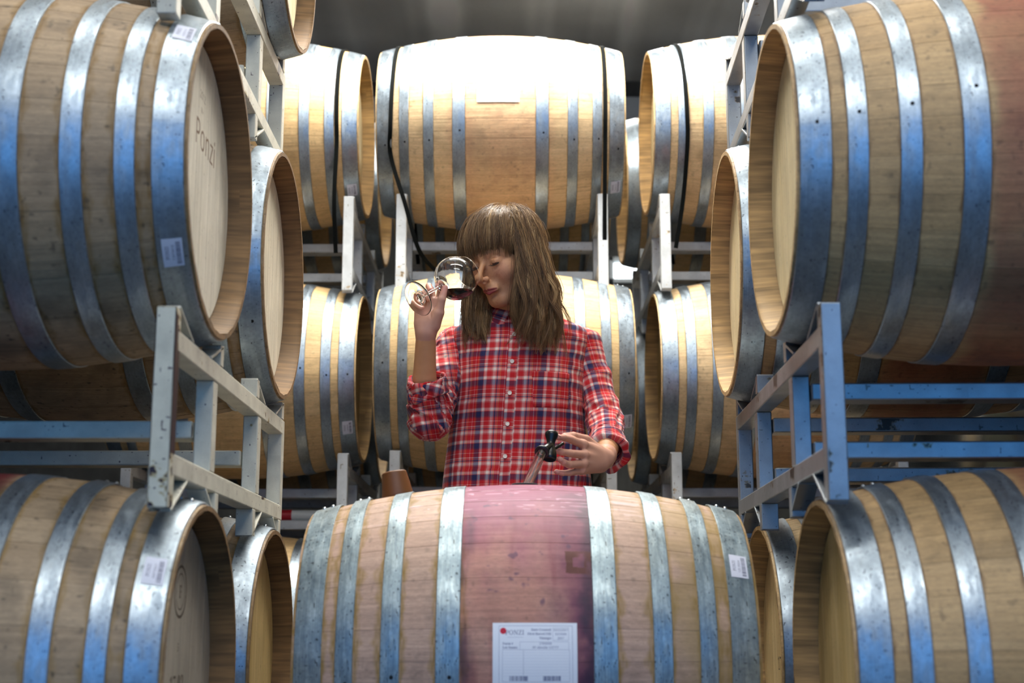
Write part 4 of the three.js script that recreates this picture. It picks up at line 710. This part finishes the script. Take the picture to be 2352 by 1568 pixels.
const TR = [0.218, 0.216, 0.213, 0.206, 0.200, 0.196, 0.196, 0.200, 0.208, 0.214, 0.206, 0.170, 0.124, 0.090];
const TF = [-3.612, -3.610, -3.609, -3.609, -3.608, -3.603, -3.599, -3.606, -3.622, -3.634, -3.648, -3.662, -3.676, -3.684];
const TB = [-3.86, -3.862, -3.860, -3.852, -3.850, -3.856, -3.868, -3.876, -3.876, -3.868, -3.856, -3.844, -3.83, -3.82];
const tab = (T, y) => { let i = 0; while (i < TY.length - 2 && y > TY[i + 1]) i++; const t = clamp((y - TY[i]) / (TY[i + 1] - TY[i])), m = k => (T[Math.min(TY.length - 1, k + 1)] - T[Math.max(0, k - 1)]) / (TY[Math.min(TY.length - 1, k + 1)] - TY[Math.max(0, k - 1)]) * (TY[i + 1] - TY[i]), t2 = t * t, t3 = t2 * t; return (2 * t3 - 3 * t2 + 1) * T[i] + (t3 - 2 * t2 + t) * m(i) + (-2 * t3 + 3 * t2) * T[i + 1] + (t3 - t2) * m(i + 1); };
const frontX = y => lerp(-0.024, 0.006, clamp((y - 0.95) / 0.42)); // the button line
function torsoAt(a, y, lift = 0) { // a: angle, 0 front, grows to her left
  const l = tab(TL, y), r = tab(TR, y), f = tab(TF, y), b = tab(TB, y), cx = (l + r) / 2, w = (r - l) / 2, cz = (f + b) / 2 - 0.01, e = 0.84;
  const s = Math.sin(a), q = Math.cos(a), x = cx + (w + lift) * Math.sign(s) * Math.abs(s) ** e; let z = cz + (q > 0 ? (f - cz) + lift : (cz - b) + lift) * Math.sign(q) * Math.abs(q) ** e;
  if (q > 0) for (const sx of [-0.07, 0.095]) z += 0.014 * Math.exp(-(((x - sx) / 0.055) ** 2) - (((y - 1.225) / 0.075) ** 2));
  // folds: hanging from the bust, dragged from the arm, loose above the hem
  const fo = q > -0.2 ? 1 : 0.4;
  z += fo * (0.0035 * Math.sin(x * 95 + 3 * vnoise(y * 6, x * 5, 5)) * smooth(1.24, 1.0, y) + 0.0045 * (fbm(x * 16 + 9, y * 9, 31, 3) - 0.5) + 0.004 * (vnoise(x * 30 + y * 44, y * 14 - x * 18, 35) - 0.5) * smooth(0.06, 0.16, Math.abs(x - 0.01)) + 0.0022 * Math.sin((y + x * 0.5) * 150 + 5 * vnoise(x * 12, y * 12, 8)) * Math.exp(-(((x - 0.175) / 0.03) ** 2)));
  return V3(x, y, z);
}
function torsoGrid(a0, a1, y0, y1, na, ny, lift, uOff = 0, vOff = 0, y1f) {
  const pos = [], uv = [], idx = [];
  for (let j = 0; j <= ny; j++) {
    const y = lerp(y0, y1, j / ny), row = []; for (let i = 0; i <= na; i++) row.push(torsoAt(lerp(a0, a1, i / na), y, lift));
    // arc length from the button line
    const arc = [0]; for (let i = 1; i <= na; i++) arc.push(arc[i - 1] + Math.hypot(row[i].x - row[i - 1].x, row[i].z - row[i - 1].z)); let best = 0, bd = 9; const fx = frontX(y);
    if (a0 < 0 && a1 > 0) { for (let i = 0; i <= na; i++) if (row[i].z > -3.72) { const dd = Math.abs(row[i].x - fx); if (dd < bd) { bd = dd; best = i; } } const ref = arc[best] + (fx - row[best].x) * 0.9; for (let i = 0; i <= na; i++) arc[i] -= ref; }
    else { const dx = row[0].x - fx; for (let i = 0; i <= na; i++) arc[i] += dx; }
    for (let i = 0; i <= na; i++) { pos.push(row[i].x, row[i].y, row[i].z); uv.push(arc[i] + uOff, y + vOff); }
  }
  for (let j = 0; j < ny; j++) for (let i = 0; i < na; i++) { const A = j * (na + 1) + i, B = A + 1, C = A + na + 1, D = C + 1; idx.push(A, B, C, B, D, C); }
  const g = new THREE.BufferGeometry(); g.setAttribute('position', new THREE.Float32BufferAttribute(pos, 3)); g.setAttribute('uv', new THREE.Float32BufferAttribute(uv, 2)); g.setIndex(idx); g.computeVertexNormals(); return g;
}
const shirt = part('shirt', local(torsoGrid(-PI, PI, 0.86, 1.452, 180, 130, 0)), shirtM, person);
{ // front band, buttons, pocket, collar
  const aOf = (x, y) => { let lo = -1.2, hi = 1.2; for (let k = 0; k < 30; k++) { const m = (lo + hi) / 2; torsoAt(m, y).x < x ? lo = m : hi = m; } return (lo + hi) / 2; };
  const strip = (xa, xb, y0, y1, lift, uo, vo, n = 60, m = 8) => { const pos = [], uv = [], idx = []; for (let j = 0; j <= n; j++) { const y = lerp(y0, y1, j / n); for (let i = 0; i <= m; i++) { const f = i / m, x = lerp(xa(y), xb(y), f), a = aOf(x, y), e = (i === 0 || i === m || j === 0 || j === n) ? -0.001 : lift + 0.0006 * (vnoise(y * 60, f * 3, 3) - 0.5), p = torsoAt(a, y, e); pos.push(p.x, p.y, p.z); uv.push(x - frontX(y) + uo, y + vo); } } for (let j = 0; j < n; j++) for (let i = 0; i < m; i++) { const A = j * (m + 1) + i, B = A + 1, C = A + m + 1, D = C + 1; idx.push(A, B, C, B, D, C); } const g = new THREE.BufferGeometry(); g.setAttribute('position', new THREE.Float32BufferAttribute(pos, 3)); g.setAttribute('uv', new THREE.Float32BufferAttribute(uv, 2)); g.setIndex(idx); g.computeVertexNormals(); return g; };
  part('placket', local(strip(y => frontX(y) - 0.013, y => frontX(y) + 0.016, 0.86, 1.40, 0.0032, 0.021, 0.004)), shirtM, shirt);
  part('pocket', local(strip(() => 0.052, () => 0.152, 1.165, 1.262, 0.0022, 0.006, 0.003, 24, 14)), shirtM, shirt);
  part('pocket_hem', local(strip(() => 0.05, () => 0.154, 1.243, 1.262, 0.0034, 0.006, 0.003, 8, 14)), shirtM, shirt);
  const bm = mat({ color: 0xd8cfc4, roughness: 0.35 }), bg = lathe([[0, 0.0018], [0.0026, 0.0012], [0.0036, 0.0012], [0.0044, 0.0022], [0.0054, 0.0022], [0.0058, 0.001], [0.0054, -0.0006], [0, -0.0006]], 20).rotateX(PI / 2);
  for (const y of [0.945, 1.039, 1.123, 1.203, 1.288, 1.366]) { const p = torsoAt(aOf(frontX(y) + 0.0005, y), y, 0.0048), b = part('button', bg, bm, shirt, 'small off-white button'); b.position.set(p.x - BASE[0], p.y, p.z - BASE[2]); b.rotation.x = -0.08; }
  // collar: stand and two turned-down points, open at the throat
  const cg = (s) => { const pos = [], uv = [], idx = [], n = 20, m = 8; for (let i = 0; i <= n; i++) { const f = i / n, a = lerp(0.16, PI, f) * s, rx = 0.072, rz = 0.066, y0 = 1.452 + 0.012 * f - 0.028 * (1 - f) ** 2, drop = lerp(0.066, 0.04, Math.min(1, f * 2.5)); for (let j = 0; j <= m; j++) { const t = j / m, roll = t < 0.3 ? t / 0.3 : 1, dn = t < 0.3 ? 0 : (t - 0.3) / 0.7, r = 1 + 0.10 * roll + 0.42 * dn, y = y0 + 0.022 * Math.sin(roll * PI / 2) - drop * dn; pos.push(0.010 + Math.sin(a) * rx * r + s * 0.02 * dn * (1 - f) ** 3, y, -3.752 + Math.cos(a) * rz * r * 1.05 + 0.008); uv.push(f * 0.2 * s + 0.02, t * 0.075); } } for (let i = 0; i < n; i++) for (let j = 0; j < m; j++) { const A = i * (m + 1) + j, B = A + 1, C = A + m + 1, D = C + 1; s > 0 ? idx.push(A, B, C, B, D, C) : idx.push(A, C, B, B, C, D); } const g = new THREE.BufferGeometry(); g.setAttribute('position', new THREE.Float32BufferAttribute(pos, 3)); g.setAttribute('uv', new THREE.Float32BufferAttribute(uv, 2)); g.setIndex(idx); g.computeVertexNormals(); return g; };
  for (const s of [-1, 1]) part('collar', local(cg(s)), shirtM, shirt);
}
// sleeves: a field round the arm, with uv that runs along the nearest limb
function limbUV(g, bones) {
  g = g.toNonIndexed(); const p = g.attributes.position, uv = [];
  const fr = bones.map(([a, b], i) => { const A = V3(...a), ax = V3(...b).sub(A), L = ax.length(); ax.normalize(); const u = V3(0, 0, 1).addScaledVector(ax, -ax.z).normalize(), w = ax.clone().cross(u); return { A, ax, L, u, w, s0: bones.slice(0, i).reduce((q, [c, d]) => q + Math.hypot(...sub(c, d)), 0) }; });
  for (let i = 0; i < p.count; i += 3) {
    const P = [0, 1, 2].map(k => V3(p.getX(i + k), p.getY(i + k), p.getZ(i + k))), c = P[0].clone().add(P[1]).add(P[2]).divideScalar(3); let best = fr[0], bd = 9;
    for (const f of fr) { const d = c.clone().sub(f.A), t = clamp(d.dot(f.ax), 0, f.L), e = d.addScaledVector(f.ax, -t).length(); if (e < bd) { bd = e; best = f; } }
    const ang = q => { const d = q.clone().sub(best.A); return Math.atan2(d.dot(best.w), d.dot(best.u)); }, a0 = ang(c);
    for (const q of P) { let a = ang(q); while (a - a0 > PI) a -= 2 * PI; while (a - a0 < -PI) a += 2 * PI; uv.push(a * 0.052, -(best.s0 + q.clone().sub(best.A).dot(best.ax))); }
  }
  g.setAttribute('uv', new THREE.Float32BufferAttribute(uv, 2)); return g;
}
function hangUV(g, turn) { // cloth that hangs: stripes level, seen from front and from the side alike
  g = g.toNonIndexed(); const p = g.attributes.position, n = g.attributes.normal, uv = [], c = Math.cos(turn), s = Math.sin(turn);
  for (let i = 0; i < p.count; i += 3) { let nx = 0, nz = 0; for (let k = 0; k < 3; k++) { nx += n.getX(i + k); nz += n.getZ(i + k); } const side = Math.abs(nx) > 1.25 * Math.abs(nz); for (let k = 0; k < 3; k++) { const a = side ? p.getZ(i + k) * 1 + 0.031 : p.getX(i + k), b = p.getY(i + k) * 1.02; uv.push(a * c - b * s, a * s + b * c); } }
  g.setAttribute('uv', new THREE.Float32BufferAttribute(uv, 2)); return g;
}
const wrinkle = (p, k, amp) => amp * (fbm(p[0] * 30 + p[2] * 24 + 70, p[1] * 46 + 70, k, 3) - 0.5);
{
  const sh = [-0.156, 1.358, -3.750], md = [-0.186, 1.255, -3.676], el = [-0.2135, 1.133, -3.602], cm = [-0.2275, 1.222, -3.549];
  const dir = V3(...wristR).sub(V3(...el)).normalize().toArray(), along = p => dot(sub(p, el), dir);
  const F = p => {
    const low = smax(cap(p, el, cm, 0.052, 0.044), along(p) - 0.112 - 0.012 * vnoise(p[0] * 60, p[2] * 60, 5), 0.004);
    let d = smin(chain(p, [sh, md, el], [0.055, 0.05, 0.053], 0.02), low, 0.02);
    d += 0.0042 * Math.sin(p[1] * 170 + p[0] * 120 - p[2] * 90 + 6 * vnoise(p[0] * 22, p[1] * 22 + p[2] * 18, 3)) * smooth(1.27, 1.15, p[1]) * smooth(1.07, 1.13, p[1]) + wrinkle(p, 41, 0.011);
    d = smax(d, -cap(p, [el[0], el[1] + 0.03, el[2] + 0.02], [cm[0] + dir[0] * 0.08, cm[1] + dir[1] * 0.08, cm[2] + dir[2] * 0.08], 0.03, 0.039), 0.004);
    return d;
  };
  part('sleeve', local(hangUV(nets(F, [-0.31, 1.05, -3.84], [-0.075, 1.46, -3.47], 0.0042), -0.16)), shirtM, shirt);
  const C = p => { const q = sub(p, el), t = dot(q, dir), r = Math.hypot(...sub(q, dir.map(v => v * t))), tw = 0.006 * Math.sin(Math.atan2(q[0], q[2]) * 3 + 1); let d = Math.max(r - (0.0535 - 0.10 * Math.max(0, t - 0.08)) - wrinkle(p, 47, 0.016), 0.041 - r + wrinkle(p, 48, 0.008)); return smax(d, Math.abs(t - 0.092 - tw - 0.25 * q[0]) - 0.023, 0.009); };
  part('cuff', local(hangUV(nets(C, [-0.31, 1.12, -3.66], [-0.14, 1.31, -3.46], 0.0036), 0.22)), shirtM, shirt, 'loosely rolled cuff');
}
{
  const sh = [0.194, 1.358, -3.764], md = [0.222, 1.262, -3.742], el = [0.2475, 1.135, -3.672], cm = [0.2435, 1.058, -3.545];
  const dir = V3(...cm).sub(V3(...el)).normalize().toArray();
  const F = p => {
    let d = smin(chain(p, [sh, md, el], [0.055, 0.048, 0.047], 0.02), smax(cap(p, el, cm, 0.047, 0.043), dot(sub(p, cm), dir) - 0.012, 0.004), 0.02);
    d += 0.0026 * Math.sin(p[1] * 210 - p[0] * 60 + p[2] * 130 + 7 * vnoise(p[0] * 18, p[1] * 24, 3)) * smooth(1.28, 1.12, p[1]) + wrinkle(p, 43, 0.010);
    d = smax(d, -cap(p, [0.2485, 1.07, -3.57], [0.2435 + dir[0] * 0.1, 1.058 + dir[1] * 0.1, -3.545 + dir[2] * 0.1], 0.032, 0.037), 0.004);
    return d;
  };
  part('sleeve', local(limbUV(nets(F, [0.09, 0.98, -3.86], [0.33, 1.46, -3.47], 0.0042), [[sh, md], [md, el], [el, cm]])), shirtM, shirt);
  const C = p => { const q = sub(p, cm), t = dot(q, dir), r = Math.hypot(...sub(q, dir.map(v => v * t))); const d = Math.max(r - 0.0505 - 0.12 * Math.max(0, t) - wrinkle(p, 53, 0.012), 0.0385 - r + 0.06 * Math.min(0, -t) + wrinkle(p, 54, 0.006)); return smax(d, Math.abs(t - 0.012 - 0.12 * q[0]) - 0.036, 0.008); };
  part('cuff', local(limbUV(nets(C, [0.15, 0.95, -3.65], [0.33, 1.15, -3.43], 0.0036), [[cm, [cm[0] + dir[0] * 0.1, cm[1] + dir[1] * 0.1, cm[2] + dir[2] * 0.1]]])), shirtM, shirt, 'turned-back cuff');
}
{ // jeans and boots, hidden behind the barrel from the front
  const F = p => { let d = ell(p, [0.012, 0.92, -3.745], [0.172, 0.13, 0.112]); for (const s of [-1, 1]) { const x = 0.012 + s * 0.085; d = smin(d, chain(p, [[x, 0.88, -3.745], [x + s * 0.01, 0.49, -3.715], [x + s * 0.015, 0.07, -3.757]], [0.098, 0.068, 0.056], 0.02), 0.025); } return smax(Math.max(d, p[1] - 0.985), 0.062 - p[1], 0.004) + 0.004 * (fbm(p[0] * 24, p[1] * 24 + p[2] * 9, 6, 2) - 0.5); };
  part('jeans', local(nets(F, [-0.21, 0.05, -3.9], [0.23, 1.0, -3.6], 0.009)), mat({ color: 0x24304a, roughness: 0.9 }), person);
  for (const s of [-1, 1]) { const x = 0.012 + s * 0.1; const B = p => { let d = cap(p, [x, 0.06, -3.765], [x + s * 0.012, 0.05, -3.62], 0.046, 0.042); d = smin(d, cap(p, [x, 0.06, -3.76], [x, 0.13, -3.758], 0.045, 0.047), 0.02); return smax(d, 0.001 - p[1], 0.006); }; part('boot', local(nets(B, [x - 0.07, -0.004, -3.84], [x + 0.07, 0.19, -3.55], 0.006)), mat({ color: 0x3a2a20, roughness: 0.6 }), person); }
}

// ---------------------------------------------------------------- the glass she holds
{
  const foot = V3(-0.2355, 1.4105, -3.400), d = V3(0.655, 0.515, -0.553).normalize(), q = new THREE.Quaternion().setFromUnitVectors(V3(0, 1, 0), d);
  const t = thing('wine_glass', 'large stemmed wine glass tilted towards her nose, holding a little red wine', 'glass', foot.toArray());
  const outer = [[0, 0], [0.043, 0], [0.0462, 0.0009], [0.0466, 0.0018], [0.045, 0.0026], [0.022, 0.0042], [0.009, 0.0075], [0.0048, 0.014], [0.0036, 0.03], [0.0034, 0.06], [0.0044, 0.078], [0.009, 0.0865], [0.024, 0.0925], [0.039, 0.1015], [0.049, 0.113], [0.0545, 0.127], [0.0558, 0.141], [0.053, 0.160], [0.0475, 0.179], [0.0415, 0.196], [0.0378, 0.210]];
  const inner = [[0.0368, 0.2101], [0.0404, 0.196], [0.0463, 0.179], [0.0518, 0.160], [0.0545, 0.141], [0.0532, 0.1275], [0.0477, 0.114], [0.0378, 0.1031], [0.023, 0.0945], [0.01, 0.0895], [0, 0.0882]];
  const fine = pts => { const c = new THREE.CatmullRomCurve3(pts.map(p => V3(p[0], p[1], 0)), false, 'centripetal'); return c.getPoints(pts.length * 4).map(p => [Math.max(0, p.x), p.y]); };
  for (const P of [outer, inner]) for (const q of P) { if (q[1] > 0.08) q[0] *= 1.03; if (q[1] > 0.141) { q[1] = 0.141 + (q[1] - 0.141) * 0.6; q[0] = lerp(q[0], 0.0575, 0.25); } }
  const G = lathe([...fine(outer), [0.0431, 0.1828], ...fine(inner)], 72); G.applyQuaternion(q);
  part('glass', G, phys({ color: 0xffffff, roughness: 0.02, transmission: 1, thickness: 0.01, ior: 1.5 }), t);
  const inn = lathe([[0, 0.0884], ...fine(inner).reverse().slice(1, -1).map(([r, y]) => [r - 0.0002, y + 0.0001]), [0, 0.1818]], 72); inn.applyQuaternion(q);
  const A = new Brush(mergeVertices(inn, 1e-5)), lvl = 1.4475 - foot.y, bx = new THREE.BoxGeometry(0.6, 0.4, 0.6).translate(0, lvl - 0.2, 0), B = new Brush(bx); A.updateMatrixWorld(); B.updateMatrixWorld();
  const ev = new Evaluator(); ev.useGroups = false; ev.attributes = ['position', 'normal']; const W = ev.evaluate(A, B, INTERSECTION);
  part('wine', W.geometry, phys({ color: 0xffffff, roughness: 0.02, transmission: 1, thickness: 0.03, ior: 1.34, attenuationColor: new THREE.Color(0.42, 0.012, 0.05), attenuationDistance: 0.002 }), t);
}
// ---------------------------------------------------------------- the wine thief in the bung hole
{
  const lo = V3(0.016, 0.868, -2.962), hi = V3(0.0715, 1.0075, -3.193), L = hi.distanceTo(lo), d = hi.clone().sub(lo).normalize(), q = new THREE.Quaternion().setFromUnitVectors(V3(0, 1, 0), d);
  const t = thing('wine_thief', 'glass wine thief with a black grip, standing in the bung hole of the stained barrel', 'wine thief', lo.toArray());
  const g = lathe([[0.0105, 0], [0.0112, 0.001], [0.0112, L - 0.012], [0.0102, L - 0.005], [0.006, L], [0, L + 0.0015], [0, L - 0.0005], [0.0055, L - 0.002], [0.0088, L - 0.007], [0.0096, L - 0.013], [0.0096, 0.001], [0.0105, 0]], 32); g.applyQuaternion(q);
  part('tube', g, phys({ color: 0xffffff, roughness: 0.03, transmission: 1, thickness: 0.004, ior: 1.5 }), t);
  const rub = mat({ color: 0x0c0f12, roughness: 0.32 }), off = (v) => V3(...v).sub(lo).toArray();
  const spool = lathe([[0, 0], [0.0125, 0], [0.0155, 0.002], [0.0165, 0.008], [0.0155, 0.018], [0.0125, 0.027], [0.0098, 0.036], [0.0095, 0.044], [0.0118, 0.053], [0.0148, 0.060], [0.0155, 0.066], [0.0135, 0.0705], [0.009, 0.072], [0, 0.072]], 32);
  spool.applyQuaternion(new THREE.Quaternion().setFromUnitVectors(V3(0, 1, 0), V3(0.1, 1, -0.28).normalize())); spool.translate(...off([0.086, 0.985, -3.208])); part('grip', spool, rub, t);
  const ring = new THREE.TorusGeometry(0.0128, 0.0042, 12, 32).rotateX(PI / 2).translate(0, L - 0.0135, 0); ring.applyQuaternion(q); part('collar', ring, rub, t);
  part('neck', sweep([off([0.068, 1.003, -3.187]), off([0.079, 1.012, -3.2]), off([0.089, 1.02, -3.215])], 0.0085, 14), rub, t);
  part('lever', sweep([off([0.09, 1.009, -3.22]), off([0.104, 1.018, -3.232]), off([0.119, 1.029, -3.248])], 0.0042, 12), rub, t);
}
scene.traverse(o => { if (o.isLight) o.castShadow = !o.isRectAreaLight; });
renderer.render(scene, camera);
